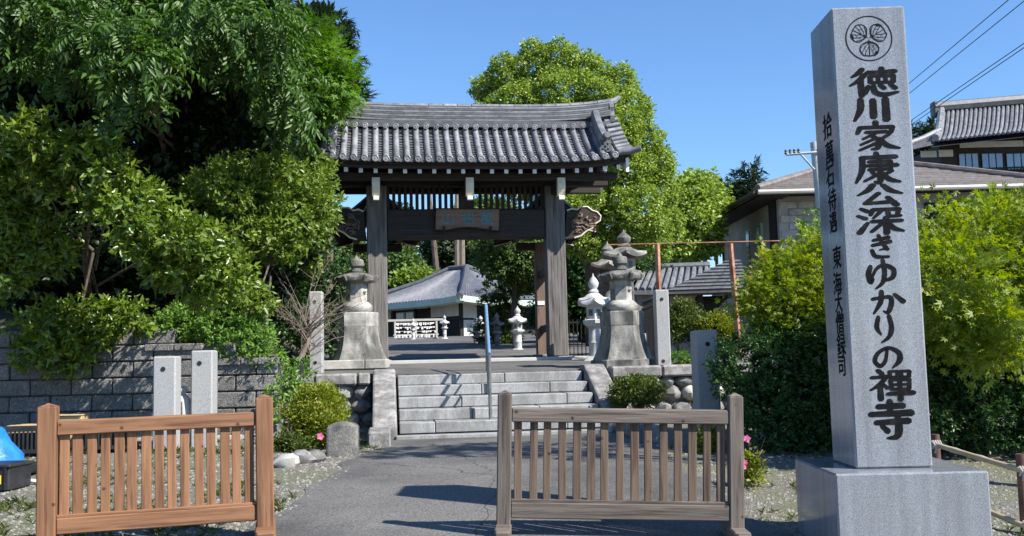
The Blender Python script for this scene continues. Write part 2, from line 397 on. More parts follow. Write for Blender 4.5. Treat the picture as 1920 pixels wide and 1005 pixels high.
for s in (-1, 1):
    w = .36
    prof = [(-.12, -.1), (-.12, .16), (1.62, .985), (1.98, .985), (1.98, -.1)]
    mb = MB(); mb.prism(prof, (s * 1.73 - w / 2, 0, 0), (0, 1, 0), (0, 0, 1), (w, 0, 0))
    o = mb.build('coping', M['moss_stone'], stair)
    mod = o.modifiers.new('bevel', 'BEVEL'); mod.width = .035; mod.segments = 2; mod.limit_method = 'ANGLE'
    mb = MB(); mb.box((s * 1.80, -.72, .06), (.30, 1.0, .26), .02); mb.build('low_curb', M['moss_stone'], stair)
# arched stone bollards at the foot of the stairs
def bollard(px0, px1, pytop, pybot, Y, label):
    a, b = at(px0, pybot, Y), at(px1, pybot, Y); t = at((px0 + px1) / 2, pytop, Y)
    w = b.x - a.x; zb = gz((a.x + b.x) / 2, Y) - .03; h = t.z - zb
    poly = [(-w / 2, 0), (w / 2, 0), (w / 2, h - .07)] + [(w / 2 * math.cos(q), h - .07 + .07 * math.sin(q)) for q in [R(x) for x in range(15, 180, 15)]] + [(-w / 2, h - .07)]
    mb = MB(); mb.prism(poly, (0, 0, 0), (1, 0, 0), (0, 0, 1), (0, w * .8, 0))
    o = mb.build('stone_bollard', M['dark_stone'] if px0 < 900 else M['moss_stone'])
    o.location = ((a.x + b.x) / 2, Y, zb); o.rotation_euler = (0, 0, ALPHA * .7)
    mod = o.modifiers.new('bevel', 'BEVEL'); mod.width = .03; mod.segments = 2; mod.limit_method = 'ANGLE'
    tag(o, label, 'bollard', 'bollards at the foot of the stairs')
bollard(612, 671, 793, 876, 11.9, 'round-topped dark mossy stone bollard beside the yellow-green azalea bush')
bollard(1213, 1252, 797, 866, 12.7, 'speckled grey stone bollard seen through the slats of the weathered grey barrier')
# handrail
n_, f_ = at(917, 664, 14.55), at(911, 573, 16.5)
hr = thing('stair_handrail', 'steel stair handrail with blue grip rising along the granite steps', 'handrail', (n_.x, n_.y, 0))
hb = Vector(hr.location)
def stepz(p):
    u, v = toG(p.x, p.y); k = min(5, max(0, math.floor((v - V0 + .02) / TREAD) + 1)); return k * RISE + .05 if k < 5 else tz(v)
mb = MB(); mb.tube([n_ - hb, f_ - hb], .028, 12); mb.build('blue_grip', M['blue_grip'], hr, True)
for t in (.0, .5, .97):
    p = n_.lerp(f_, t); mb = MB(); mb.tube([p - hb - Vector((0, 0, .02)), Vector((p.x, p.y, stepz(p))) - hb], .026, 12); mb.build('post', M['steel'], hr, True)
dn = Vector((0, 0, -.28)); mb = MB(); mb.tube([n_ + dn - hb, f_ + dn - hb], .018, 10); mb.build('lower_rail', M['steel'], hr, True)

# ------------------------------------------------------------------ retaining walls of the terrace
def rubble_wall(u0, u1, v, label, ztop, seed):
    r = random.Random(seed)
    w = thing('rubble_wall', label, 'wall', G((u0 + u1) / 2, v), ALPHA)
    L = u1 - u0
    mb = MB(); mb.box((0, .16, ztop / 2 - .2), (L, .2, ztop + .3)); mb.build('wall_core', M['dark_stone'], w)
    x = -L / 2
    while x < L / 2 - .05:
        l = min(r.uniform(.55, 1.05), L / 2 - x)
        mb = MB(); mb.box((x + l / 2, .03 + r.uniform(-.015, .015), ztop - .07 + r.uniform(-.01, .01)), (l - .012, .34, .19), .03); mb.build('curb_stone', M['moss_stone'], w)
        x += l
    z = -.12; row = 0
    while z < ztop - .2:
        h = r.uniform(.19, .27); x = -L / 2 + r.uniform(0, .15)
        while x < L / 2 - .1:
            l = r.uniform(.2, .36)
            c = Vector((x + l / 2, .05, min(z + h / 2, ztop - .17 - h / 2 + .03)))
            mb = MB(); pts = []
            nn, ns = 8, 5
            ph = [r.uniform(.82, 1.12) for _ in range(60)]
            prof = [(math.sin(math.pi * (i + .5) / ns), -math.cos(math.pi * (i + .5) / ns)) for i in range(ns)]
            def wp(rr, zz, k, n, i): 
                q = ph[(k * 7 + i * 3) % 60]; return rr * q, zz * (ph[(k + i) % 60])
            mb.lathe(prof, nn, warp=wp)
            mb.v = [(c.x + a * l * .53, c.y + b * .15, c.z + q * h * .52) for a, b, q in mb.v]
            mb.build('field_stone', M['moss_stone'] if r.random() < .7 else M['pale_stone'], w, True)
            x += l + .01
        z += h; row += 1
    return w
rubble_wall(-4.9, -1.95, -4.3, 'low field-stone retaining wall with curb behind the big yellow-green azalea', .91, 3)
rubble_wall(1.95, 6.2, -4.3, 'low field-stone retaining wall with curb behind the round clipped shrub', .91, 5)
# concrete strip under the gate
mb = MB(); mb.box((0, 0, 0), (4.9, .34, .09), .01)
o = mb.build('threshold_strip', M['concrete']); o.location = G(0, -.45, tz(-.45) + .012); o.rotation_euler = (0, 0, ALPHA); struct(o)

# ------------------------------------------------------------------ block wall on the left
BW_Y = 14.0
bw = thing('block_wall', 'split-face concrete block retaining wall with stepped top under the trees', 'wall', (-7, BW_Y, 0), 0)
BL, BH = .585, .232
def topz(px, py): return at(px, py, BW_Y).z
tops = [(at(-180, 0, BW_Y).x, at(282, 0, BW_Y).x, topz(140, 612)), (at(284, 0, BW_Y).x, at(390, 0, BW_Y).x, topz(340, 655)), (at(392, 0, BW_Y).x, at(522, 0, BW_Y).x, topz(450, 682))]
X0, X1 = tops[0][0], tops[2][1]
blk = None
for row in range(11):
    z0 = .04 + row * BH; x = X0 - (row % 2) * BL / 2
    while x < X1 - .05:
        l = min(BL, X1 - x); xc = x + l / 2
        tp = [t for a, b, t in tops if a - .05 <= xc <= b + .3]
        tp = tp[0] if tp else tops[0][2]
        if z0 + BH * .6 < tp and l > .1:
            if l >= BL - .001 and blk:
                o = link('block', blk.data, bw)
            else:
                mb = MB(); mb.box((0, 0, 0), (l - .018, .2, BH - .018), .014)
                o = mb.build('block', M['block'], bw)
                if l >= BL - .001: blk = o
            o.location = (xc + 7, rnd.uniform(-.008, .008), z0 + BH / 2)
        x += BL
for a, b, t in tops[1:]:
    n = max(2, round((b - a) / .45)); l = (b - a) / n
    for k in range(n):
        mb = MB(); mb.box((0, 0, 0), (l - .012, .26, .10), .012)
        o = mb.build('cap_block', M['block'], bw); o.location = (a + (k + .5) * l + 7, -.02, t + .03)
mb = MB()
for a, b, t in tops: mb.box(((a + b) / 2 + 7, .1, t / 2 - .1), (b - a, .16, t + .1))
mb.build('mortar_core', M['dark_stone'], bw)
mb = MB(); mb.box(((X0 + X1) / 2 + 7, -.16, .06), (X1 - X0, .22, .14), .01); mb.build('footing', M['concrete'], bw)

# ------------------------------------------------------------------ granite monument with inscription
def ray_plane(px, py, p0, n):
    d = CAM_M @ Vector(((px - CXP) / F_PX, (CYP - py) / F_PX, -1.0))
    c = Vector((0, 0, CAMZ)); return c + d * ((p0 - c).dot(n) / d.dot(n))
MY = 6.55
bl, br = at(1567, 889, MY), at(1853, 883, MY)
S_B = br.x - bl.x
mrz = R(-1.2)
mc = Vector(((bl.x + br.x) / 2 + .01, MY + S_B / 2, 0))
zb = (bl.z + br.z) / 2                                   # top of base
zg = gz(mc.x, mc.y) - .06
mon = thing('stone_monument', 'tall grey granite pillar monument with black carved inscription and round leaf crest', 'monument', (mc.x, mc.y, zg), mrz)
mb = MB(); mb.box((0, 0, (zb - zg) / 2), (S_B, S_B, zb - zg), .012); mb.build('base', M['granite'], mon)
S_S = .525
mw = Matrix.Translation((mc.x, mc.y, zg)) @ Matrix.Rotation(mrz, 4, 'Z'); mwi = mw.inverted()
fy = -S_S / 2
pf = mw @ Vector((0, fy, 0)); nf = (mw.to_3x3() @ Vector((0, -1, 0)))
def fpt(px, py):
    q = mwi @ ray_plane(px, py, pf, nf); return q.x, q.z
s_l, s_r = fpt(1605, 879)[0], fpt(1750, 874)[0]
sx = (s_l + s_r) / 2; SW = s_r - s_l
ztop = fpt(1625, 12)[1]
zb_l = zb - zg
print('MONUMENT', S_B, SW, sx, ztop, zb_l)
mb = MB(); mb.box((sx, 0, (zb_l + ztop) / 2 - .0), (SW, S_S, ztop - zb_l - .002), .014); mb.build('shaft', M['granite'], mon)
# brush strokes: list of polylines in a 100 x 100 box
CH = {
 '徳': [[(28, 3, 11), (18, 18, 10), (5, 30, 5)], [(33, 22, 11), (20, 42, 10), (1, 60, 5)], [(24, 40, 10), (24, 70, 11), (25, 98, 10)], [(40, 15, 11), (68, 14, 9), (98, 12, 12)], [(70, 0, 10), (70, 26, 9)],
       [(45, 28, 9), (45, 51, 9)], [(44, 28, 8), (95, 27, 9)], [(95, 27, 9), (94, 51, 9)], [(45, 51, 8), (95, 50, 8)], [(62, 28, 7), (62, 50, 7)], [(78, 28, 7), (78, 50, 7)],
       [(40, 64, 10), (33, 90, 7)], [(51, 62, 9), (54, 84, 11), (72, 94, 12), (103, 86, 6)], [(66, 60, 9), (74, 72, 9)], [(88, 58, 8), (98, 72, 10)]],
 '川': [[(20, 4, 13), (18, 50, 14), (2, 97, 7)], [(52, 8, 14), (52, 84, 15)], [(85, 3, 14), (85, 96, 16)]],
 '家': [[(50, 0, 12), (50, 14, 11)], [(12, 19, 11), (5, 40, 8)], [(12, 19, 10), (90, 18, 11)], [(90, 18, 11), (86, 38, 9)], [(26, 36, 9), (76, 35, 9)], [(50, 38, 9), (18, 60, 6)],
       [(38, 48, 9), (55, 66, 11), (52, 92, 11), (38, 97, 6)], [(46, 60, 8), (12, 80, 6)], [(52, 74, 9), (8, 100, 6)], [(82, 44, 8), (60, 62, 8)], [(58, 58, 9), (75, 84, 12), (104, 95, 6)]],
 '康': [[(50, 0, 11), (52, 13, 10)], [(14, 15, 10), (96, 13, 11)], [(17, 15, 11), (15, 58, 11), (0, 98, 6)], [(32, 29, 8), (84, 28, 9)], [(83, 28, 9), (83, 56, 8)], [(24, 42, 8), (98, 41, 10)], [(32, 55, 8), (84, 54, 8)],
       [(57, 19, 10), (57, 92, 11), (44, 96, 6)], [(38, 62, 8), (46, 73, 8)], [(48, 74, 8), (20, 93, 6)], [(86, 60, 8), (66, 73, 7)], [(62, 66, 8), (78, 88, 11), (103, 97, 6)]],
 '公': [[(36, 3, 13), (24, 28, 13), (1, 50, 6)], [(58, 3, 10), (76, 30, 14), (101, 44, 7)], [(48, 42, 11), (18, 86, 11)], [(16, 88, 11), (82, 82, 13)], [(68, 60, 10), (88, 97, 14)]],
 '深': [[(8, 6, 9), (24, 17, 11)], [(0, 33, 8), (18, 44, 11)], [(22, 60, 8), (2, 98, 13)], [(35, 12, 10), (30, 30, 8)], [(35, 10, 10), (97, 9, 11)], [(96, 10, 10), (92, 28, 8)], [(54, 16, 9), (36, 42, 6)], [(70, 16, 9), (74, 35, 9), (98, 34, 9)],
       [(33, 55, 10), (100, 53, 11)], [(65, 40, 11), (65, 101, 12)], [(60, 57, 9), (30, 94, 8)], [(68, 57, 9), (82, 82, 12), (104, 93, 6)]],
 'き': [[(20, 22, 10), (82, 10, 13)], [(16, 44, 11), (88, 28, 14)], [(42, 0, 12), (60, 40, 14), (76, 62, 11)], [(76, 62, 10), (60, 60, 7), (44, 64, 5)], [(14, 66, 13), (28, 92, 13), (78, 94, 9)]],
 'ゆ': [[(16, 22, 12), (8, 50, 14), (14, 78, 13), (24, 66, 6)], [(20, 60, 7), (36, 30, 9), (62, 18, 11), (92, 34, 13), (88, 62, 12), (58, 74, 7)], [(58, 0, 11), (62, 44, 13), (54, 80, 11), (30, 102, 5)]],
 'か': [[(4, 34, 11), (36, 28, 11), (62, 28, 12), (64, 56, 13), (52, 90, 12), (38, 84, 5)], [(34, 2, 12), (30, 46, 13), (6, 94, 6)], [(76, 16, 10), (103, 46, 15)]],
 'り': [[(26, 6, 13), (18, 44, 15), (34, 72, 6)], [(70, 2, 14), (78, 46, 16), (66, 80, 13), (34, 102, 5)]],
 'の': [[(50, 16, 9), (42, 64, 11), (22, 86, 13), (4, 64, 13), (18, 30, 12), (56, 10, 12), (92, 32, 15), (92, 66, 15), (66, 96, 5)]],
 '禪': [[(20, 0, 10), (30, 12, 11)], [(4, 25, 9), (42, 22, 10)], [(40, 24, 10), (22, 50, 10), (0, 68, 5)], [(24, 46, 10), (24, 101, 12)], [(30, 48, 8), (42, 62, 9)],
       [(49, 4, 8), (50, 25, 8)], [(49, 4, 7), (69, 4, 8)], [(69, 4, 8), (68, 25, 8)], [(50, 24, 7), (68, 24, 7)], [(77, 4, 8), (78, 25, 8)], [(77, 4, 7), (98, 4, 8)], [(98, 4, 8), (96, 25, 8)], [(78, 24, 7), (96, 24, 7)],
       [(50, 33, 8), (52, 67, 8)], [(50, 33, 8), (97, 33, 9)], [(97, 33, 8), (95, 67, 8)], [(52, 50, 7), (95, 50, 7)], [(52, 66, 8), (95, 66, 8)], [(73, 33, 8), (73, 103, 11)], [(42, 82, 9), (105, 79, 12)]],
 '寺': [[(20, 15, 11), (82, 13, 13)], [(50, 0, 12), (50, 35, 11)], [(1, 36, 11), (102, 33, 14)], [(14, 59, 11), (94, 55, 14)], [(68, 44, 12), (69, 80, 14), (62, 98, 12), (40, 102, 5)], [(28, 68, 9), (42, 83, 12)]],
}
def stroke_mesh(mb, pts, xf, d0, jit):
    P = []
    # resample with Catmull-Rom
    n = len(pts)
    for i in range(n - 1):
        p0, p1, p2, p3 = pts[max(i - 1, 0)], pts[i], pts[i + 1], pts[min(i + 2, n - 1)]
        for k in range(7):
            t = k / 7
            P.append([.5 * (2 * b + (c - a) * t + (2 * a - 5 * b + 4 * c - d) * t * t + (3 * b - a - 3 * c + d) * t ** 3) for a, b, c, d in zip(p0, p1, p2, p3)])
    P.append(list(pts[-1]))
    Lf, Rt = [], []
    for i, p in enumerate(P):
        a, b = P[max(i - 1, 0)], P[min(i + 1, len(P) - 1)]
        dx, dy = b[0] - a[0], b[1] - a[1]; l = math.hypot(dx, dy) or 1
        nx, ny = -dy / l, dx / l; w = p[2] * .5 * (1 + jit.uniform(-.05, .05))
        Lf.append((p[0] + nx * w, p[1] + ny * w)); Rt.append((p[0] - nx * w, p[1] - ny * w))
        if i == 0: s = (-dx / l * w, -dy / l * w)
        if i == len(P) - 1: e = (dx / l * w, dy / l * w)
    def endcap(c, dr, w0, w1):
        return [(c[0] + dr[0] * .8 + (w0[0] - c[0]) * .55, c[1] + dr[1] * .8 + (w0[1] - c[1]) * .55), (c[0] + dr[0] * .8 + (w1[0] - c[0]) * .45, c[1] + dr[1] * .8 + (w1[1] - c[1]) * .45)]
    o = len(mb.v); m = len(P)
    vs = [xf(*q, d0) for q in Lf] + [xf(*q, d0) for q in Rt]
    fs = [(i, i + 1, m + i + 1, m + i) for i in range(m - 1)]
    ca = endcap(P[0], s, Lf[0], Rt[0]); cb = endcap(P[-1], e, Lf[-1], Rt[-1])
    vs += [xf(*q, d0) for q in ca] + [xf(*q, d0) for q in cb]
    fs += [(0, m, 2 * m + 1, 2 * m), (m - 1, 2 * m - 1, 2 * m + 3, 2 * m + 2)]
    mb.add(vs, fs)
boxes = [('徳', 1593, 1680, 128, 181), ('川', 1600, 1672, 184, 227), ('家', 1604, 1682, 229, 281), ('康', 1604, 1684, 287, 343), ('公', 1608, 1690, 345, 386), ('深', 1609, 1690, 388, 437),
         ('き', 1628, 1676, 441, 484), ('ゆ', 1624, 1680, 488, 540), ('か', 1634, 1692, 545, 590), ('り', 1636, 1682, 592, 641), ('の', 1638, 1690, 648, 692), ('禪', 1632, 1708, 694, 748), ('寺', 1632, 1708, 752, 820)]
jit = random.Random(3)
for c, x0, x1, y0, y1 in boxes:
    mb = MB()
    a0, b1 = fpt(x0, (y0 + y1) / 2)[0], fpt((x0 + x1) / 2, y0)[1]
    a1, b0 = fpt(x1, (y0 + y1) / 2)[0], fpt((x0 + x1) / 2, y1)[1]
    for k, st in enumerate(CH[c]):
        stroke_mesh(mb, [(x, y, w * 1.38) for x, y, w in st], lambda x, y, d: Vector((a0 + (a1 - a0) * x / 100, fy - d, b1 + (b0 - b1) * y / 100)), .0015 + k * .00012, jit)
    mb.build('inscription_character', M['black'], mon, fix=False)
# crest: ring and three leaves with veins
cx_, cz_ = fpt(1629, 72); cr_ = (fpt(1672, 72)[0] - fpt(1586, 72)[0]) / 2
crest = MB(); kk = 0
def cf(x, y, d): return Vector((cx_ + x * cr_, fy - d, cz_ + y * cr_))
ring = [(math.cos(2 * math.pi * i / 48), math.sin(2 * math.pi * i / 48)) for i in range(49)]
def cstroke(pts, w):
    global kk
    stroke_mesh(crest, [(x, y, w) for x, y in pts], cf, .0015 + kk * .00004, jit); kk += 1
cstroke(ring, .055)
for a in (R(90 + 60), R(90 - 60), R(-90)):
    ca, sa = math.cos(a), math.sin(a)
    def lp(r, t): return (ca * r - sa * t, sa * r + ca * t)
    out = []
    for i in range(25):
        q = 2 * math.pi * i / 24                          # heart: tip outwards notch at the outside, stem at the centre
        r = .46 - .33 * math.cos(q) + (.05 * math.cos(2 * q)); t = .40 * math.sin(q) * (1 - .18 * math.cos(q))
        if abs(q - math.pi) < .3: r -= .05
        out.append(lp(r, t))
    cstroke(out, .045)
    cstroke([lp(.05, 0), lp(.75, 0)], .035)
    for s in (-1, 1):
        for (r0, r1, t1) in ((.12, .42, .36), (.2, .66, .33), (.36, .76, .2), (.12, .22, .24)):
            cstroke([lp(r0, s * .01), lp((r0 + r1) / 2, s * t1 * .62), lp(r1, s * t1)], .024)
        cstroke([lp(.3, s * .17), lp(.45, s * .2), lp(.6, s * .13)], .018)
    fill = [lp(.62, .24), lp(.80, .16), lp(.72, .36), lp(.5, .44)]
    crest.add([cf(x, y, .0014) for x, y in fill], [(0, 1, 2, 3)])
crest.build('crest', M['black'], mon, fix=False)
# characters on the left side face
def text_mesh(ch, size, m, off=0.0):
    c = bpy.data.curves.new('t', 'FONT'); c.body = ch; c.size = size; c.align_x = 'CENTER'; c.offset = off; c.fill_mode = 'FRONT'
    o = bpy.data.objects.new('t', c); COL.objects.link(o)
    me = bpy.data.meshes.new_from_object(o.evaluated_get(bpy.context.evaluated_depsgraph_get()))
    bpy.data.objects.remove(o); bpy.data.curves.remove(c)
    me.materials.clear(); me.materials.append(m)
    n = len(me.vertices); co = np.zeros(n * 3); me.vertices.foreach_get('co', co); co = co.reshape(-1, 3)
    co -= (co.max(0) + co.min(0)) / 2; me.vertices.foreach_set('co', co.ravel()); me.update()
    return me
pl = mw @ Vector((sx - SW / 2, 0, 0)); nl = mw.to_3x3() @ Vector((-1, 0, 0))
def lpt(px, py):
    q = mwi @ ray_plane(px, py, pl, nl); return q.y, q.z
for c, px, py, dy in (('拾', 1551, 237, 46), ('萬', 1555, 288, 44), ('石', 1556, 332, 42), ('待', 1560, 375, 42), ('遇', 1562, 418, 38),
                      ('東', 1569, 483, 42), ('海', 1570, 532, 42), ('大', 1572, 567, 36), ('僧', 1574, 605, 42), ('録', 1577, 647, 42), ('司', 1578, 687, 38)):
    (y_, z_), (_, z2) = lpt(px, py), lpt(px, py + dy)
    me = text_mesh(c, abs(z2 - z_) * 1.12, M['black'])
    for k in range(2):                                   # a second, slightly shifted copy thickens the strokes
        o = link('side_character', me, mon) if k == 0 else link('side_character_stroke', me, last)
        if k == 0:
            o.matrix_local = Matrix.Translation((sx - SW / 2 - .0015, y_, z_)) @ Matrix.Rotation(R(-90), 4, 'Z') @ Matrix.Rotation(R(90), 4, 'X') @ Matrix.Scale(1.12, 4, (1, 0, 0)); last = o
        else: o.location = (.011, .006, .0004)

# ------------------------------------------------------------------ wooden barriers
def barrier(pl0, pr0, width_post, mats, label, foot, ms=None):
    """pl0, pr0: base points of the two posts"""
    mz, mx = mats
    d = pr0 - pl0; L = d.to_2d().length; rz = math.atan2(d.y, d.x); tilt = -math.atan2(d.z, L)
    b = thing('wooden_barrier', label, 'barrier', pl0, rz, 'slatted wooden barriers across the path', ry=tilt)
    H, w = 1.04, width_post
    for x in (0, L):
        mb = MB(); mb.box((x, 0, H / 2 + .04), (w, w, H - .08), .008); n = len(mb.v)
        # shallow pyramid top
        mb.add([(x - w / 2 + .004, -w / 2 + .004, H), (x + w / 2 - .004, -w / 2 + .004, H), (x + w / 2 - .004, w / 2 - .004, H), (x - w / 2 + .004, w / 2 - .004, H), (x, 0, H + .025)], [(0, 1, 4), (1, 2, 4), (2, 3, 4), (3, 0, 4), (3, 2, 1, 0)])
        mb.build('post', mz, b)
        mb = MB(); mb.box((x, 0, .05), (w * 1.15, foot, .09), .01); mb.build('foot', mx, b)
        mb = MB(); mb.box((x, -foot * .5 - .02, .045), (w * 1.02, .12, .085), .012); mb.build('foot_block', mx, b)
    mb = MB(); mb.box((L / 2, 0, .885), (L - w, .085, .105), .008); mb.build('top_rail', mx, b)
    mb = MB(); mb.box((L / 2, 0, .195), (L - w, .085, .115), .008); mb.build('bottom_rail', mx, b)
    mb = MB(); mb.box((L / 2, .0, .262), (L - w, .055, .022), .004); mb.build('rail_fillet', mx, b)
    n = 15; a = w / 2; sp = (L - w) / n
    for k in range(n):
        wd = (.058 if ms else .066) + rnd.uniform(-.004, .004)
        mb = MB(); mb.box((a + sp * (k + .5) + rnd.uniform(-.006, .006), .008 + rnd.uniform(-.003, .003), .553), (wd, .03, .58), .004, Matrix.Rotation(R(rnd.uniform(-.45, .45)), 3, 'Y'))
        mb.build('slat', ms or mz, b)
def gp(px, Y, extra=0.0):
    p = at(px, 700, Y); return Vector((p.x, Y, gz(p.x, Y) + extra))
a, b = gp(95, 7.02), gp(498, 7.38)
barrier(a, b, .128, (M['new_z'], M['new_x']), 'orange-brown slatted wooden barrier on the gravel and path edge', .46)
a, b = gp(937, 7.25), gp(1367, 7.22)
barrier(a, b, .104, (M['grey_z'], M['grey_x']), 'weathered grey-brown slatted wooden barrier in front of the stairs', .46, M['grey_slat'])

# ------------------------------------------------------------------ the temple gate
GB = tz(0)
gate = thing('temple_gate', 'dark timber temple gate with curved grey tiled roof above the stairs', 'gate', G(0, 0, 0), ALPHA)
PU = 1.855                                               # half distance of the pillars
for s in (-1, 1):
    mb = MB(); mb.box((s * PU, 0, (GB + 4.72) / 2 + .03), (.41, .36, 4.72 - GB - .06), .02); mb.build('main_pillar', M['pillar'], gate)
    mb = MB(); mb.box((s * PU, 0, GB + .0), (.56, .52, .12), .02); mb.build('pillar_base', M['moss_stone'], gate)
    mb = MB(); mb.box((s * PU, 2.0, (tz(2) + 3.75) / 2), (.25, .25, 3.75 - tz(2)), .015); mb.build('rear_pillar', M['rear_pillar'], gate)
    mb = MB(); mb.box((s * PU, 2.0, tz(2)), (.42, .42, .12), .02); mb.build('pillar_base', M['moss_stone'], gate)
    for zz in (3.0, 1.75):
        mb = MB(); mb.box((s * PU, 1.05, zz), (.10, 1.7, .16), .01); mb.build('tie_beam', M['gate_y'], gate)
Z0, Z1 = 3.60, 4.22
mb = MB(); mb.box((0, 0, (Z0 + Z1) / 2), (2 * PU - .405, .30, Z1 - Z0), .03); mb.build('lintel_beam', M['gate_x'], gate)
# carved cloud-shaped beam ends
nose = [(0, -.02), (.06, .58), (.16, .62), (.27, .60), (.36, .66), (.50, .66), (.60, .58), (.70, .55), (.78, .46), (.76, .36), (.66, .30), (.58, .20), (.46, .14), (.34, .04), (.2, .0)]
for s in (-1, 1):
    mb = MB(); mb.prism([(s * x, z) for x, z in nose], (s * (PU + .206), -.11, Z0), (1, 0, 0), (0, 0, 1), (0, .22, 0)); o = mb.build('beam_nose', M['gate_x'], gate)
    mb = MB(); mb.tube([(s * (PU + .206 + x), -.115, Z0 + z) for x, z in nose[1:]], .018, 6); mb.build('white_edge', M['cream_paint'], o)
    mb = MB(); rr = random.Random(4)
    for k in range(26):
        x, z = rr.uniform(.2, .68), rr.uniform(.14, .52)
        if x + abs(z - .33) > .78: continue
        mb.tube([(s * (PU + .206 + x), -.105, Z0 + z), (s * (PU + .206 + x + rr.uniform(-.09, .09)), -.135, Z0 + z + rr.uniform(-.06, .06)), (s * (PU + .206 + x + rr.uniform(-.1, .1)), -.105, Z0 + z + rr.uniform(-.08, .08))], .022, 6)
    mb.build('carving', M['rear_pillar'], o)
# upper beams, lattice
mb = MB(); mb.box((0, 0.02, 4.83), (6.05, .22, .24), .015); mb.build('wall_plate', M['gate_x'], gate)
mb = MB(); mb.box((0, -.02, 4.42), (.30, .26, .40), .01); mb.build('centre_strut', M['gate_z'], gate)
sl = None
for k in range(28):
    u = -1.62 + 3.24 * k / 27
    if abs(u) < .2: continue
    mb = MB()
    if sl is None: sl = MB().box((0, 0, 0), (.068, .05, .50), .004).mesh('lattice_slat', M['gate_z'])
    o = link('lattice_slat', sl, gate); o.location = (u, .03, 4.465)
# forward arms with white noses
for u in (-PU, 0, PU):
    mb = MB(); mb.box((u, -.02, 4.60), (.15, 1.86, .20), .012); mb.build('bracket_arm', M['gate_y'], gate)
    for s in (-1, 1):
        prof = [(0, .17), (.06, .17), (.065, .05), (.045, -.05), (.0, -.11), (-.02, -.2), (-.08, -.2)]
        poly = [(0, .2), (.03, .2), (.05, .08), (.04, -.02), (-.01, -.12), (-.06, -.17), (-.10, -.17), (-.10, .2)]
        mb = MB(); mb.prism([(s * (x), z) for x, z in poly], (u - .078, s * .965, 4.52), (0, 1, 0), (0, 0, 1), (.156, 0, 0)); o = mb.build('bracket_nose', M['cream_paint'], gate)
        mb = MB(); mb.box((u, s * .94, 4.315), (.11, .10, .08), .006); mb.build('nose_pad', M['white_paint'], o)
for s in (-1, 1):
    mb = MB(); mb.box((0, s * .80, 4.775), (6.1, .15, .16), .01); mb.build('eave_purlin', M['gate_x'], gate)
# roof surface
VE, ZE, ZR, HU = 1.34, 5.00, 6.02, 3.34
def sori(u): return .20 * (abs(u) / HU) ** 5
def RP(u, t, h=0.0):
    """t 0 at the eave, 1 at the ridge; front side"""
    t2 = t ** 1.28
    z = ZE + (ZR - ZE) * t2 + sori(u)
    slope = (ZR - ZE) * 1.28 * max(t, .02) ** .28 / VE
    l = math.hypot(1, slope)
    return Vector((u, -VE * (1 - t) - h * slope / l, z + h / l))
def both(o):
    c = o.copy(); COL.objects.link(c); c.parent = gate; c.rotation_euler = (0, 0, math.pi)
    for ch in o.children:
        d = ch.copy(); COL.objects.link(d); d.parent = c
    return o
NT = 12
mb = MB(); nu = 25
mb.grid(lambda i, j: RP(-3.14 + 6.28 * i / (nu - 1), j / NT, -.02), nu, NT + 1)
mb.grid(lambda i, j: RP(-3.14 + 6.28 * i / (nu - 1), j / NT, -.07), nu, NT + 1); both(mb.build('roof_deck', M['gate_x'], gate))
# curved eave boards
mb = MB()
for zo, dv, hh in ((-.045, .03, .07), (-.115, .10, .07)):
    mb.grid(lambda i, j: RP(-3.18 + 6.36 * i / 30, 0, 0) + Vector((0, dv + (0, 0, .06, .06, 0)[j], zo + (hh / 2, -hh / 2, -hh / 2, hh / 2, hh / 2)[j])), 31, 5)
both(mb.build('eave_board', M['gate_x'], gate))
# rafters with white ends
for k in range(22):
    u = -3.0 + 6.0 * k / 21; so_ = sori(u) * .8
    mb = MB(); mb.prism([(-1.16, 4.855), (-1.16, 4.765), (0, 5.62), (0, 5.71)], (u - .036, 0, so_), (0, 1, 0), (0, 0, 1), (.072, 0, 0)); o = mb.build('rafter', M['gate_y'], gate)
    # level nose so that the end stands upright
    mb = MB(); mb.box((u, -1.172, 4.812 + so_), (.078, .02, .092), .003); mb.build('rafter_end', M['white_paint'], o)
    both(o)
# tile rows
SP = .2065; NR = 14
def cover(u, t0, t1, r=.060, n=6, tiles=5, name='cover_tile_row', m='tile'):
    mb = MB(); rings = []
    for k in range(tiles):
        for q, rr in ((0, r * 1.05), (.97, r * .97)):
            t = t0 + (t1 - t0) * (k + q) / tiles
            rings.append((t, rr))
    for t, rr in rings: pass
    vs = []
    for t, rr in rings:
        for k in range(n + 1):
            a = math.pi * k / n
            vs.append(RP(u + rr * math.cos(a), t, .012 + rr * 1.05 * math.sin(a)))
    mb.add(vs, [(i * (n + 1) + k, (i + 1) * (n + 1) + k, (i + 1) * (n + 1) + k + 1, i * (n + 1) + k + 1) for i in range(len(rings) - 1) for k in range(n)])
    return mb.build(name, M[m], gate, True)
def disc(u, t, r, h, name, m='tile_dark', dv=-.02, parent=None):
    p = RP(u, t, h) + Vector((0, dv, 0)); mb = MB()
    n = 14; pr = [(r, 0), (r, .03), (r * .82, .036), (r * .74, .026), (r * .3, .028), (r * .2, .036)]
    vs = []
    for rr, d in pr: vs += [(p.x + rr * math.cos(2 * math.pi * k / n), p.y - d, p.z + rr * math.sin(2 * math.pi * k / n)) for k in range(n)]
    mb.add(vs, [(i * n + k, i * n + (k + 1) % n, (i + 1) * n + (k + 1) % n, (i + 1) * n + k) for i in range(len(pr) - 1) for k in range(n)] + [tuple((len(pr) - 1) * n + k for k in range(n))])
    return mb.build(name, M[m], parent or gate, True)
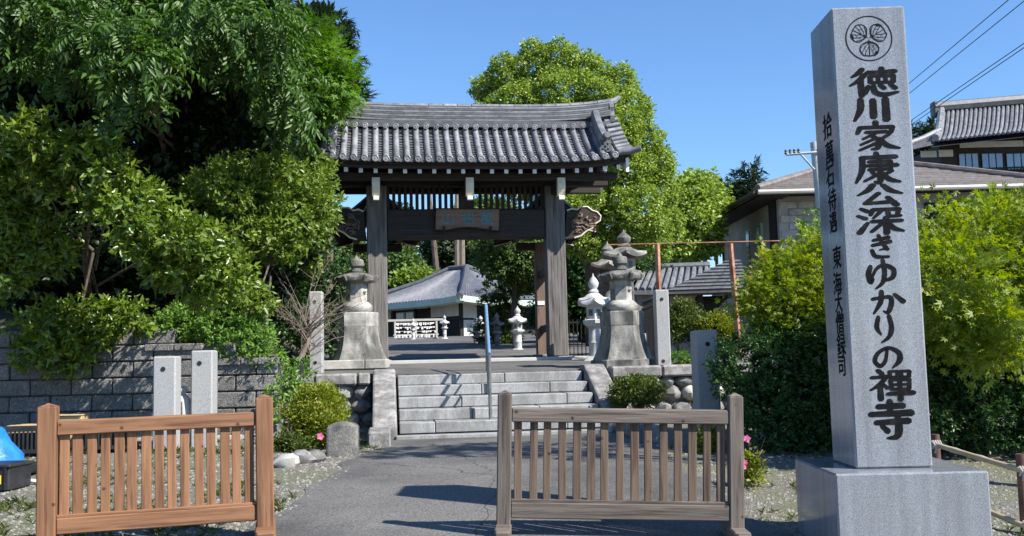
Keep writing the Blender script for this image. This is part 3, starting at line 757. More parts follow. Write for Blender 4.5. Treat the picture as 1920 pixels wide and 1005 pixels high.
def pan(u):
    mb = MB(); C = 15; n = 4; vs = []; w = SP * .5
    for k in range(C):
        for q, hh in ((0, .026), (1, .004)):
            t = (k + q) / C
            for j in range(n + 1):
                x = -1 + 2 * j / n
                vs.append(RP(u + x * w, t, hh - .014 * (1 - x * x)))
    rows = 2 * C
    mb.add(vs, [(i * (n + 1) + k, (i + 1) * (n + 1) + k, (i + 1) * (n + 1) + k + 1, i * (n + 1) + k + 1) for i in range(rows - 1) for k in range(n)])
    # hanging front lip of the eave tile
    lip = [RP(u + (-1 + 2 * j / n) * w, 0, .026 - .014 * (1 - (-1 + 2 * j / n) ** 2)) + Vector((0, -.012, 0)) for j in range(n + 1)]
    mb.add(lip + [p - Vector((0, 0, .062 - .02 * abs(-1 + 2 * j / n))) for j, p in enumerate(lip)], [(j, j + 1, n + 2 + j, n + 1 + j) for j in range(n)])
    return mb.build('pan_tile_row', M['tile_dark'], gate)
for k in range(-NR, NR + 1):
    u = k * SP
    both(pan(u + SP / 2)) if k < NR else None
    both(cover(u, 0, .97)); both(disc(u, 0, .068, .014, 'eave_tile', 'tile'))
    if abs(k) < NR: both(disc(u, .86, .060, .095, 'ridge_disc', 'tile', -.05))
# ridge: stacked courses and a rounded cap
def ridge_pt(u, z): return Vector((u, 0, ZR + .02 + z + .16 * (abs(u) / 3.2) ** 4))
nU = 40
for c in range(7):
    wv = .20 - .012 * c; z0 = .03 + .047 * c
    mb = MB()
    def rg(i, j):
        u = -3.12 + 6.24 * i / nU; p = ridge_pt(u, z0)
        dz, dv = ((0, -wv), (.036, -wv), (.036, wv), (0, wv), (0, -wv))[j]; return p + Vector((0, dv, dz))
    mb.grid(rg, nU + 1, 5); o = mb.build('ridge_course', M['tile_dark'] if c % 2 else M['tile'], gate)
mb = MB(); mb.grid(lambda i, j: ridge_pt(-3.1 + 6.2 * i / nU, 0) + Vector((0, (-.11, .11, .11, -.11, -.11)[j], (0, 0, .36, .36, 0)[j])), nU + 1, 5); mb.build('ridge_core', M['tile_dark'], gate)
for k in range(21):
    u0, u1 = -3.16 + 6.32 * k / 21, -3.16 + 6.32 * (k + 1) / 21 - .012
    mb = MB(); mb.grid(lambda i, j: ridge_pt(u0 + (u1 - u0) * i / 2, .36) + Vector((0, -.13 * math.cos(math.pi * j / 8), .075 * math.sin(math.pi * j / 8))), 3, 9); mb.build('ridge_cap_tile', M['tile'], gate, True)
mb = MB(); mb.box((0, 0, ZR - .02), (6.2, .44, .14)); mb.build('ridge_bed', M['tile_dark'], gate)
def oni(c, w, h, d, name, dirv, par=gate):
    """ogre tile: horned plate with a face in relief; dirv = outward axis"""
    sh = [(-.5, 0), (.5, 0), (.56, .25), (.46, .45), (.52, .62), (.40, .78), (.30, .72), (.18, .98), (0, .88), (-.18, .98), (-.30, .72), (-.40, .78), (-.52, .62), (-.46, .45), (-.56, .25)]
    dv = Vector(dirv); ax = Vector((-dv.y, dv.x, 0)); mb = MB()
    mb.prism([(x * w, z * h) for x, z in sh], Vector(c), ax, (0, 0, 1), dv * d)
    for x, z, r in ((-.2, .52, .13), (.2, .52, .13), (0, .36, .15), (-.22, .2, .12), (.22, .2, .12), (0, .12, .13), (0, .72, .12)):
        p = Vector(c) + ax * x * w + Vector((0, 0, z * h)) + dv * d
        mb.lathe([(r * w * .2, -r * w), (r * w, 0), (r * w * .2, r * w)], 7, p)
    return mb.build(name, M['tile_dark'], par)
for s in (-1, 1):
    oni(ridge_pt(s * 3.10, -.10), .36, .52, .10, 'ridge_end_tile', (s, 0, 0))
    e = ridge_pt(s * 3.12, .36)
    mb = MB(); mb.tube([e, e + Vector((s * .13, 0, .03)), e + Vector((s * .25, 0, .13))], [.085, .075, .045], 8); mb.build('ridge_horn', M['tile'], gate, True)
    mb = MB(); mb.box(ridge_pt(s * 3.24, -.28) + Vector((0, -.02, 0)), (.12, .30, .30), .03); mb.build('ridge_end_block', M['tile'], gate)
    mb = MB(); mb.tube([ridge_pt(s * 3.17, .14) + Vector((0, -.22, 0)), ridge_pt(s * 3.29, .14) + Vector((0, -.22, 0))], .06, 10)
    for q in (1, -1):                                    # descending ridges, front and back (rotated copy)
        pass
    ud = s * 2.76
    mb = MB(); n = 14
    def dr(i, j):
        t = .26 + (.96 - .26) * i / n; w = .085; hh = .28
        up = .10 * ((i / n) - .5) ** 2
        x, h = ((-w, .0), (-w, hh), (-.06, hh + .045), (0, hh + .06), (.06, hh + .045), (w, hh), (w, .0))[j]
        return RP(ud, t, h + up) + Vector((x, 0, 0))
    mb.grid(dr, n + 1, 7)
    mb.add([dr(0, j) for j in range(7)], [tuple(range(7))]); mb.add([dr(n, j) for j in range(7)], [tuple(range(7))])
    d_o = mb.build('descending_ridge', M['tile'], gate, True)
    o_p = RP(ud, .2, .02); oni((o_p.x, o_p.y + .02, o_p.z), .24, .33, .07, 'ogre_tile', (0, -1, 0), d_o)
    p = RP(ud, .26, .33); mb = MB(); mb.tube([p + Vector((0, -.16, 0)), p + Vector((0, .04, .02))], .062, 12); mb.build('ridge_roll', M['tile'], d_o, True)
    both(d_o)
    # verge tiles pointing outwards
    for k in range(9):
        t = .03 + .9 * k / 8
        a, b = RP(s * 2.98, t, .06), RP(s * 3.27, t, .03)
        b.z = a.z + .015 + (sori(3.27) - sori(2.98)) * .7
        mb = MB(); mb.tube([a, b], .052, 10); both(mb.build('verge_tile', M['tile'], gate, True))
    mb = MB(); cpt = RP(s * 3.14, 0, .03); mb.tube([cpt + Vector((-s * .16, .03, -.01)), cpt + Vector((s * .05, -.03, .0)), cpt + Vector((s * .26, -.12, .05))], [.058, .062, .068], 12); both(mb.build('corner_tile', M['tile'], gate, True))
    mb = MB(); mb.grid(lambda i, j: RP(s * (2.98, 3.22, 3.22, 2.98, 2.98)[j], i / NT, (.03, .0, -.05, -.05, .03)[j]), NT + 1, 5); both(mb.build('verge_bed', M['tile_dark'], gate))
    # bargeboards
    mb = MB(); mb.grid(lambda i, j: RP(s * 3.13, .0 + i / NT, 0) + Vector((s * (0, .06, .06, 0, 0)[j], .06, (-.07, -.07, -.36, -.36, -.07)[j])), NT + 1, 5)
    mb.add([RP(s * 3.13, 0, 0) + Vector((s * x, .06, z)) for x, z in ((0, -.07), (.06, -.07), (.06, -.36), (0, -.36))], [(0, 1, 2, 3)])
    both(mb.build('bargeboard', M['white_paint'], gate))
# rear side roofs over the support pillars
for s in (-1, 1):
    uc = s * PU
    v0, v1, zr, ze, hw = .38, 2.85, 4.72, 3.92, .95
    for q in (-1, 1):
        def sp(i, j, h=0.0):
            t = j / 6; return Vector((uc + q * hw * t, v0 + (v1 - v0) * i / 12, zr - (zr - ze) * (t ** .85) + h))
        mb = MB(); mb.grid(lambda i, j: sp(i, j), 13, 7); mb.grid(lambda i, j: sp(i, j, -.06), 13, 7)
        mb.build('side_roof_deck', M['gate_y'], gate)
        for k in range(12):
            v = k + .5
            mb = MB(); mb.tube([sp(v, j, .035) for j in range(7)], .05, 8); mb.build('side_roof_tile_row', M['tile'], gate, True)
        mb = MB(); mb.grid(lambda i, j: sp(i, j, .02), 13, 7); mb.build('side_roof_tiles', M['tile_dark'], gate)
        for k in range(10):
            v = v0 + .12 + (v1 - v0 - .24) * k / 9
            mb = MB(); mb.box((uc + q * hw * .5, v, (zr + ze) / 2 - .11), (hw * 1.18, .05, .06), 0, Matrix.Rotation(q * math.atan2(zr - ze, hw), 3, 'Y')); mb.build('side_rafter', M['gate_x'], gate)
        # bargeboard with scalloped pale edge, front and rear
        for v in (v0 - .02, v1 + .02):
            poly = [(0, zr - .02), (q * .4, zr - .42), (q * hw, ze - .0), (q * (hw + .02), ze - .14), (q * .62, ze - .06), (q * .42, ze + .06), (q * .2, zr - .34), (0, zr - .22)]
            mb = MB(); mb.prism(poly, (uc, v - .03, 0), (1, 0, 0), (0, 0, 1), (0, .06, 0)); o = mb.build('side_bargeboard', M['gate_x'], gate)
            mb = MB(); mb.tube([(uc + x, v - .032, z) for x, z in poly[3:7]], .012, 6); mb.build('pale_edge', M['cream_paint'], o)
    mb = MB(); mb.box((uc, (v0 + v1) / 2, zr + .08), (.2, v1 - v0 + .1, .2), .05); mb.build('side_roof_ridge', M['tile'], gate)
    for dx in (-.5, .5):
        mb = MB(); mb.box((uc + dx, (v0 + v1) / 2 - .1, ze - .02), (.12, v1 - v0 - .15, .14), .01); mb.build('side_purlin', M['gate_y'], gate)
    mb = MB(); mb.box((uc, 2.0, 3.66), (1.1, .16, .18), .03); mb.build('cross_arm', M['gate_x'], gate)
mb = MB(); mb.box((PU - .02, 1.86, 2.35), (.16, .012, .09)); mb.build('paper_notice', M['paper'], gate)
# name plaque
pq = thing('name_plaque', 'brown wooden plaque with three teal characters hanging on the gate beam', 'plaque', G(.0, -.24, 3.77), ALPHA)
pw, ph_ = .665, .43
poly = [(-pw, 0), (-.45, -.01), (-.2, .035), (0, .05), (.2, .035), (.45, -.01), (pw, -.03), (pw + .01, ph_), (-pw + .02, ph_ + .01)]
mb = MB(); mb.prism(poly, (0, 0, 0), (1, 0, 0), (0, 0, 1), (0, .06, 0)); o = mb.build('board', M['plaque'], pq)
mb = MB(); mb.tube([(x, -.01, z) for x, z in poly] + [(poly[0][0], -.01, poly[0][1])], .014, 6); mb.build('rim', M['gate_x'], o)
for c, x in (('山', -.40), ('松', 0.02), ('萬', .40)):
    me = text_mesh(c, .30, M['teal']); o = link('plaque_character', me, pq)
    o.matrix_local = Matrix.Translation((x, -.004, .235)) @ Matrix.Rotation(R(90), 4, 'X')
for x in (-.48, .48):
    mb = MB(); mb.box((x, -.02, .02), (.05, .06, .10), .008); mb.build('hook', M['iron'], pq)

# ------------------------------------------------------------------ stone lanterns
def hexwarp(a):
    return None
def big_lantern(px, Y, pybot, sc, rot, label, plinth):
    p = at(px, pybot, Y); u, v = toG(p.x, Y)
    L = thing('stone_lantern', label, 'stone lantern', (p.x, Y, tz(v) - .01), rot, 'large stone lanterns flanking the stairs')
    L.scale = (sc, sc, sc)
    z = 0.0
    if plinth:
        for k, (a, b) in enumerate(((-.58, .18), (.185, .58))):
            mb = MB(); mb.box(((a + b) / 2, 0, .085), (b - a - .004, 1.1, .17), .015); mb.build('plinth_block', M['pale_stone'], L)
        z = .17
    # flared hexagonal pedestal; a face looks forwards
    hx = R(30) + R(30)
    prof = []
    for k in range(9):
        t = k / 8; prof.append((.565 - .165 * (1 - (1 - t) ** 2.0), z + .62 * t))
    if not plinth:
        mb = MB(); mb.lathe([(.60, 0), (.60, .15), (.58, .16)], 6, rot=hx); mb.build('foot_course', M['old_stone'], L); z += .155
        prof = [(r, h + .155) for r, h in prof]
    mb = MB(); mb.lathe(prof, 6, rot=hx); mb.build('pedestal', M['old_stone'], L)
    z += .622
    mb = MB(); mb.lathe([(.40, z), (.405, z + .02), (.41, z + .25), (.40, z + .27)], 6, rot=hx); mb.build('pedestal_top', M['old_stone'] if not plinth else M['pale_stone'], L)
    z += .27
    mb = MB(); mb.lathe([(.24, z), (.285, z + .05), (.29, z + .12), (.25, z + .17), (.21, z + .2)], 18, warp=lambda r, zz, k, n, i: (r * (1 + .03 * math.cos(6 * 2 * math.pi * k / n)), zz)); mb.build('lotus_base', M['pale_stone'], L, True)
    z += .2
    mb = MB(); mb.lathe([(.20, z), (.20, z + .37)], 6, rot=hx); fb = mb.build('firebox', M['pale_stone'], L)
    mb = MB()
    for k in range(6):
        if k % 2: continue
        a = R(60 * k + 60 + 30); d = Vector((math.cos(a), math.sin(a), 0)); t = Vector((-d.y, d.x, 0))
        mb.lathe([(.045, -.012), (.05, 0), (.03, .012)], 8, Vector((0, 0, z + .19)) + d * .175)
    mb.build('relief', M['old_stone'], fb)
    z += .37
    # cap with curled corners
    def capw(r, zz, k, n, i):
        c = abs(math.cos(3 * 2 * math.pi * k / n)) ** 3 if i in (1, 2, 3, 4) else 0
        return r * (1 + .13 * c), zz + (.035 * c if i in (2, 3) else 0)
    mb = MB(); mb.lathe([(.19, z), (.30, z - .0), (.34, z + .03), (.345, z + .09), (.30, z + .14), (.2, z + .175), (.12, z + .19)], 36, rot=hx, warp=capw); cap = mb.build('cap', M['dark_stone'], L, True)
    for k in range(6):
        a = hx + R(60 * k); d = Vector((math.cos(a), math.sin(a), 0))
        mb = MB(); mb.tube([Vector((0, 0, z + .06)) + d * .30, Vector((0, 0, z + .05)) + d * .37, Vector((0, 0, z + .10)) + d * .40, Vector((0, 0, z + .13)) + d * .37], [.05, .05, .042, .03], 8); mb.build('curl', M['dark_stone'], cap, True)
    z += .19
    mb = MB(); mb.lathe([(.09, z), (.12, z + .02), (.115, z + .07), (.09, z + .085), (.10, z + .1), (.135, z + .13), (.14, z + .22), (.12, z + .255), (.05, z + .275), (.028, z + .31), (.005, z + .345)], 16); mb.build('finial', M['dark_stone'], L, True)
big_lantern(670, 17.9, 694, .97, R(4), 'weathered stone lantern on flared pedestal with pale square plinth', True)
big_lantern(1169, 16.75, 690, .93, R(-6), 'dark weathered stone lantern on flared pedestal without a square plinth', False)
def slim_lantern(px, pybot, pytop, Y, m, label, wide=1.0, zbase=None, rot=0.0):
    p = at(px, pybot, Y); q = at(px, pytop, Y); H = q.z - p.z
    u, v = toG(p.x, Y)
    L = thing('garden_lantern', label, 'stone lantern', (p.x, Y, p.z), rot, 'slim stone lanterns in the temple yard')
    s = H / 2.0
    def P(prof): return [(r * s * wide, z * s) for r, z in prof]
    if p.z - tz(v) > .3:
        h0 = tz(v) - p.z - .03
        mb = MB(); mb.lathe([(.55 * s, h0), (.50 * s, h0 * .75), (.46 * s, h0 * .7), (.42 * s, -.12)], 6, rot=.5); mb.build('pedestal', M[m], L)
    mb = MB(); mb.lathe(P([(.34, -.15), (.34, .08), (.27, .13), (.2, .19)]), 6, rot=.5); mb.build('base', M[m], L)
    mb = MB(); mb.lathe(P([(.15, .18), (.145, .45), (.16, .48), (.145, .51), (.145, .80), (.18, .83)]), 14); mb.build('shaft', M[m], L, True)
    mb = MB(); mb.lathe(P([(.17, .82), (.30, .90), (.31, .97), (.24, .99)]), 6, rot=.5); mb.build('platform', M[m], L)
    mb = MB(); mb.lathe(P([(.20, .985), (.21, 1.27)]), 6, rot=.5); fb = mb.build('firebox', M[m], L)
    for k in range(6):
        a = .5 + R(60 * k + 30); d = Vector((math.cos(a), math.sin(a), 0)); t = Vector((-d.y, d.x, 0)); r = .185 * s * wide
        c = d * r + Vector((0, 0, 1.13 * s)); e = .05 * s
        mb = MB(); mb.add([c + t * -e + Vector((0, 0, -e * 1.4)), c + t * e + Vector((0, 0, -e * 1.4)), c + t * e + Vector((0, 0, e * 1.4)), c + t * -e + Vector((0, 0, e * 1.4))], [(0, 1, 2, 3)]); mb.build('light_opening', M['dark_stone'], fb)
    def capw(r, zz, k, n, i):
        c = abs(math.cos(3 * 2 * math.pi * k / n)) ** 4 if i in (1, 2) else 0
        return r * (1 + .16 * c), zz + .09 * s * c
    mb = MB(); mb.lathe(P([(.2, 1.26), (.37, 1.29), (.36, 1.35), (.24, 1.47), (.12, 1.56)]), 24, rot=.5, warp=capw); mb.build('cap', M[m], L, True)
    mb = MB(); mb.lathe(P([(.10, 1.55), (.13, 1.59), (.08, 1.65), (.12, 1.72), (.13, 1.79), (.08, 1.87), (.025, 1.93), (.006, 2.0)]), 12); mb.build('finial', M[m], L, True)
for a in ((775, 639, 596, 43, 'white_stone', 'white slim lantern in front of the white paper-strip rack'),
          (834, 637, 590, 43, 'white_stone', 'white slim lantern by the dark corner of the white-walled hall'),
          (893, 652, 592, 34, 'white_stone', 'smaller white slim lantern of the pair left of the pine', 1.0),
          (902, 652, 590, 35.5, 'white_stone', 'white slim lantern standing behind its twin left of the pine', 1.0),
          (933, 657, 585, 30, 'old_stone', 'dark shaded slim lantern among the pine branches', 1.0),
          (972, 662, 573, 27, 'white_stone', 'tall pale slim lantern right of the pine beside the gate post', 1.05),
          (1117, 684, 512, 19.3, 'white_stone', 'white six-sided lantern with lattice windows behind the iron fence', .92),
          (1174, 585, 430, 20.5, 'old_stone', 'tallest grey lantern with upturned roof rising behind the pedestal', 1.4),
          (1143, 600, 452, 21.8, 'old_stone', 'tall grey lantern half hidden behind the tallest lantern', 1.2)):
    slim_lantern(*a)

# ------------------------------------------------------------------ granite posts with bolt holes
def granite_post(px0, px1, pytop, Y, zbase, depth, holes, label, side=None):
    a, b = at(px0, pytop, Y), at(px1, pytop, Y); w = b.x - a.x; zt = (a.z + b.z) / 2; xc = (a.x + b.x) / 2
    o = thing('granite_post', label, 'stone post', (xc, Y + depth / 2, zbase - .05), R(3), 'granite gate posts with bolt holes')
    h = zt - zbase + .05
    mb = MB(); mb.box((0, 0, h / 2), (w, depth, h), .018); mb.build('shaft', M['post_granite'], o)
    for hx_, py in holes:
        q = at(0, py, Y); q = at(px0 + (px1 - px0) * hx_, py, Y)
        mb = MB(); mb.lathe([(.026, 0), (.030, .006), (.030, .012)], 12); me = mb
        mb.v = [(q.x - xc + x, -depth / 2 - .003 + y_ * 0 - zz * 0 + (0 if zz > 0.01 else -.004), q.z - zbase + .05 + y_) for x, y_, zz in mb.v]
        h_o = mb.build('bolt_hole', M['dark'], o)
        if len(holes) and px0 > 500:
            zz_ = q.z - zbase + .05; rs = random.Random(px0); ln = rs.uniform(.25, .5)
            ll = [(-.014, 0), (-.020, -ln * .3), (-.008, -ln * .7), (.002, -ln), (.010, -ln * .65), (.016, -ln * .25), (.014, 0)]
            mb = MB(); mb.add([(q.x - xc + a, -depth / 2 - .0015, zz_ - .02 + b) for a, b in ll], [tuple(range(7))]); mb.build('rust_streak', M['streak'], h_o, fix=False)
    return o
TZ = tz(-3.6)
granite_post(578, 603, 546, 16.6, TZ, .22, [(.45, 566), (.5, 680)], 'slim pale granite post left of the lantern with the square plinth')
granite_post(1227, 1253, 543, 16.4, TZ, .22, [(.5, 561), (.62, 677)], 'slim granite post with rust streaks right of the dark lantern pedestal')
granite_post(1302, 1345, 619, 12.4, gz(2.5, 12.4), .30, [(.55, 645)], 'short broad granite post half covered by the dark shrub')
granite_post(286, 328, 668, 12.3, gz(-4.4, 12.3), .26, [(.45, 692)], 'speckled granite post before the block wall with a square flat top')
granite_post(357, 397, 657, 12.6, gz(-3.9, 12.6), .28, [(.4, 681)], 'taller pale granite post before the block wall beside the little statue')
# small praying statue between the left posts
p = at(343, 790, 12.75)
st = thing('stone_statue', 'small pale stone robed figure with dark cape between two granite posts', 'statue', (p.x, 12.75, gz(p.x, 12.75)))
zt = at(343, 724, 12.75).z - gz(p.x, 12.75)
mb = MB(); mb.box((0, 0, (zt - .42) / 2), (.30, .28, zt - .42), .02); mb.build('pedestal', M['old_stone'], st)
z = zt - .42
mb = MB(); mb.lathe([(.11, z), (.12, z + .05), (.105, z + .15), (.09, z + .24), (.06, z + .29), (.034, z + .31), (.034, z + .325), (.052, z + .345), (.056, z + .375), (.045, z + .405), (.02, z + .42)], 16, warp=lambda r, zz, k, n, i: (r * (1 + (.1 * math.cos(2 * math.pi * k / n * 2) + .04 * math.cos(2 * math.pi * k * 7 / n) if i < 4 else 0)), zz)); mb.build('figure', M['white_stone'], st, True)
mb = MB(); mb.lathe([(.128, z + .02), (.126, z + .1), (.112, z + .2), (.07, z + .285)], 16, (-.02, .012, 0)); 
mb.f = [f for f in mb.f if all(mb.v[i][0] < .03 for i in f)]; mb.build('cape', M['dark_stone'], st, True)

# ------------------------------------------------------------------ rusty frame, iron fences
rf = thing('rusty_pipe_frame', 'rusty steel posts with a thin top pipe above the hedges', 'frame', G(4, -1.6, tz(-1.6)), 0)
base = rf.location
for px, py0, px1 in ((1232, 457, 1233), (1369, 457, 1371), (1500, 455, 1502)):
    a = at(px, py0, 18.5); lean = .10 if px == 1369 else .0
    mb = MB(); mb.tube([a - base, Vector((a.x - .0 + lean, 18.5, tz(-1.6) - .1)) - base], .055, 6); mb.build('post', M['rust'], rf)
a, b = at(1140, 459, 18.5), at(1530, 450, 18.5); a.z += .0
mb = MB(); mb.tube([a - base, b - base], .011, 8); mb.build('top_pipe', M['rust'], rf)
def iron_fence(pa, pb, H, label):
    f = thing('iron_fence', label, 'fence', pa, math.atan2(pb.y - pa.y, pb.x - pa.x), 'black iron fences beside the gate')
    L = (pb - pa).to_2d().length; n = int(L / .085)
    for zz in (.08, H - .06):
        mb = MB(); mb.box((L / 2, 0, zz), (L, .03, .035)); mb.build('rail', M['iron'], f)
    me = MB().box((0, 0, H / 2), (.018, .018, H)).mesh('bar', M['iron'])
    for k in range(n + 1):
        o = link('bar', me, f); o.location = (L * k / n, 0, 0)
    for x in (0, L):
        mb = MB(); mb.box((x, 0, H / 2 + .03), (.055, .055, H + .06), .005); mb.build('fence_post', M['iron'], f)
iron_fence(G(2.1, .35, tz(.3)), G(3.3, .3, tz(.3)), .82, 'low black iron bar fence between the right gate pillar and white lantern')
iron_fence(G(3.35, -2.2, tz(-2.2)), G(3.7, .0, tz(-1)), 1.15, 'taller black iron bar fence beside the slim rust-streaked post')

# ------------------------------------------------------------------ buildings
def roof_rows(name, A, B, C, D, n, r, m, parent, courses=0):
    """tile ribs on a quad: A-B eave, D-C ridge"""
    A, B, C, D = map(Vector, (A, B, C, D)); mb = MB()
    for k in range(n):
        t = (k + .5) / n
        a, d = A.lerp(B, t), D.lerp(C, t)
        if (a - d).length < .3: continue
        mb.tube([a, a.lerp(d, .5), d], r, 6)
    return mb.build(name, M[m], parent, True)
def slab(A, B, C, D, th, name, m, parent):
    A, B, C, D = map(Vector, (A, B, C, D)); mb = MB(); dn = Vector((0, 0, -th))
    vs = [A, B, C, D]; mb.add(vs + [p + dn for p in vs], [(0, 1, 2, 3), (7, 6, 5, 4), (0, 4, 5, 1), (1, 5, 6, 2), (2, 6, 7, 3), (3, 7, 4, 0)])
    return mb.build(name, M[m], parent)
# hall seen through the gate
hc = at(866, 636, 49); HG = hc.z - .15
hall = thing('temple_hall', 'white-walled hall with hipped tile roof and green copper eaves seen through the gate', 'building', (hc.x, 49, HG), 0)
ang = R(45)
dl, drr = Vector((-math.sin(R(46)), math.cos(R(46)), 0)), Vector((math.sin(R(44)), math.cos(R(44)), 0))
LW, RW, EH = 9.0, 8.0, at(866, 562, 49).z - HG
ov = 1.0
def hp(a, b, z): return dl * a + drr * b + Vector((0, 0, z))
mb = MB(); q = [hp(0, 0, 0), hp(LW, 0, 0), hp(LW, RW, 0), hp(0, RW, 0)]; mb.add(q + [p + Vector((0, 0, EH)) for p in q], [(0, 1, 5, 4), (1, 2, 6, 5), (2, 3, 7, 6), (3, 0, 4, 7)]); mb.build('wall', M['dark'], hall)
RZ = at(862, 505, 54.5).z - HG
E_ = [hp(-ov, -ov, EH), hp(LW + ov, -ov, EH - .0), hp(LW + ov, RW + ov, EH), hp(-ov, RW + ov, EH)]
r0, r1 = hp(LW / 2 - .7, RW / 2, RZ), hp(LW / 2 + .7, RW / 2, RZ)
def hipquad(a, b, c, d, nm, nrow):
    P = lambda s, t: (a.lerp(b, s)).lerp(d.lerp(c, s), t) - Vector((0, 0, .35 * math.sin(math.pi * t) * .8))
    mb = MB(); mb.grid(lambda i, j: P(i / 10, j / 8), 11, 9); mb.build('roof_plane', M['tile_far'], hall)
    mb = MB(); ln = (b - a).length
    for k in range(nrow):
        s = (k + .5) / nrow
        x = s * ln; tmax = 1.0
        mb.tube([P(s, j / 6) + Vector((0, 0, .03)) for j in range(7)], .06, 5, cap=False)
    mb.build('roof_tile_rows', M['tile_far'], hall, True)['kind'] = 'stuff'
    mb = MB()
    for k in range(16):
        t = (k + .5) / 17; mb.tube([P(i / 10, t) + Vector((0, 0, .02)) for i in range(11)], .035, 4, cap=False)
    mb.build('roof_tile_courses', M['tile_far'], hall, True)['kind'] = 'stuff'
hipquad(E_[1], E_[0], r0, r1, 'left', 44); hipquad(E_[0], E_[3], r0, r0, 'right', 40)
hipquad(E_[3], E_[2], r1, r0, 'back', 30); hipquad(E_[2], E_[1], r1, r1, 'far', 30)
for a, b in ((E_[0], r0), (E_[3], r0), (E_[1], r1), (r0, r1)):
    mid = a.lerp(b, .5) - Vector((0, 0, .22 if a != r0 else 0))
    mb = MB(); mb.tube([a + Vector((0, 0, .1)), a.lerp(b, .25) + Vector((0, 0, -.12 if a != r0 else .14)), mid + Vector((0, 0, .12)), a.lerp(b, .75) + Vector((0, 0, -.1 if a != r0 else .14)), b + Vector((0, 0, .14))], .16, 7); mb.build('roof_ridge', M['tile_dark'], hall, True)
for a, b in ((E_[1], E_[0]), (E_[0], E_[3])):
    mb = MB(); n = (b - a).cross(Vector((0, 0, 1))).normalized(); c = (E_[0] + E_[2]) / 2
    if (a + n - c).length < (a - c).length: n = -n
    z = Vector((0, 0, 1)); mb.grid(lambda i, j: a.lerp(b, i / 8) + n * (.25, .30, .0, 0)[j] + z * ((.0, -.30, -.36, .02)[j] + .12 * (abs(2 * i / 8 - 1)) ** 4), 9, 4); mb.build('copper_eave', M['copper'], hall)
def wallquad(face, s0, s1, z0, z1, m, name, par=hall, off=.04):
    f, n = (dl, -drr) if face == 'L' else (drr, -dl)
    mb = MB(); mb.prism([(s0, z0), (s1, z0), (s1, z1), (s0, z1)], n * 0, f, (0, 0, 1), n * off); return mb.build(name, M[m], par)
for s0, s1, z0, z1 in ((.1, 1.95, .0, 0), ): pass
for s0, s1, z0, z1 in ((.12, 2.3, 1.25, 1.9), (3.6, 5.2, 1.72, 1.9), (5.6, 8.9, 1.2, 1.9), (2.5, 3.4, 1.72, 1.9)): wallquad('L', s0, s1, z0 * EH / 2.0, z1 * EH / 2.0, 'plaster', 'plaster_panel')
for s0, s1 in ((3.65, 4.35), (4.42, 5.15)):
    o = wallquad('L', s0, s1, 1.25 * EH / 2, 1.62 * EH / 2, 'gutter', 'window', off=.03); wallquad('L', s0 + .08, s1 - .08, 1.3 * EH / 2, 1.57 * EH / 2, 'glass', 'pane', o, .05)
for s0, s1, z0, z1 in ((.10, 1.05, 1.15, 1.9), ): wallquad('R', s0, s1, z0 * EH / 2, z1 * EH / 2, 'plaster', 'plaster_panel')
o = wallquad('R', .12, 1.0, .15, 1.05 * EH / 2, 'plaster', 'notice_door'); wallquad('R', .32, .82, .5, .9 * EH / 2, 'glass', 'poster', o, .05)
wallquad('R', 1.3, 1.9, .3, 1.0 * EH / 2, 'pane_blue', 'curtain'); wallquad('R', 2.2, 2.8, .9, 1.5 * EH / 2, 'rust', 'hanging_cloth')
for s in (0, 2.4, 3.5, 5.35): wallquad('L', s, s + .12, 0, EH, 'gate_z', 'wall_post', off=.07)
wallquad('L', 0, LW, 1.1 * EH / 2, 1.18 * EH / 2, 'gate_x', 'wall_beam', off=.065); wallquad('R', 1.06, 1.2, 0, EH, 'gate_z', 'wall_post', off=.07)
# paper-strip rack in front of the hall
p = at(738, 640, 45.5); p2 = at(824, 640, 46); zr_ = at(780, 600, 45.5).z
rk = thing('paper_strip_rack', 'white rack strung with rows of tied paper strips before the hall', 'rack', (p.x, 45.5, p.z), 0)
LL = p2.x - p.x; HH = zr_ - p.z
for x in (.08, LL * .5, LL - .08):
    mb = MB(); mb.box((x, 0, HH / 2 - .1), (.08, .08, HH + .2)); mb.build('post', M['gutter'], rk)
mb = MB(); mb.box((LL / 2, 0, HH), (LL + .5, .10, .10)); mb.build('top_rail', M['gutter'], rk)
mb = MB(); mb.box((LL / 2, 0, .28), (LL, .06, .07)); mb.build('bottom_rail', M['gutter'], rk)
rr = random.Random(9)
for row in range(4):
    zz = HH - .13 - row * .19
    mb = MB(); mb.tube([(0.1, -.01, zz), (LL / 2, -.01, zz - .03), (LL - .1, -.01, zz)], .012, 4); mb.build('string', M['rope'], rk)
    mb = MB(); x = .14
    while x < LL - .15:
        w = rr.uniform(.05, .1); h = rr.uniform(.06, .14)
        if rr.random() < .85: mb.box((x, -.02 + rr.uniform(-.02, .02), zz - h / 2), (w, .03, h), .008)
        x += w + rr.uniform(0, .04)
    o = mb.build('paper_strips', M['paper'], rk); o['kind'] = 'stuff'
# stone edging in front of the hall
rr = random.Random(2)
ed = thing('stone_edging', 'row of rough boulders edging the bed in front of the paper-strip rack', 'edging', at(780, 642, 43.5) )
for k in range(13):
    mb = MB(); ph = [rr.uniform(.8, 1.15) for _ in range(40)]
    mb.lathe([(.5, -.3), (1, 0), (.85, .5), (.4, .8)], 7, warp=lambda r, z, k_, n, i: (r * ph[(k_ * 3 + i) % 40], z * ph[k_ + i]))
    x = at(722 + k * 9.5, 640, 43.5).x - ed.location.x; s = rr.uniform(.16, .24)
    mb.v = [(x + a * s, b * s, c * s * .9 + .02) for a, b, c in mb.v]; mb.build('boulder', M['old_stone'], ed)
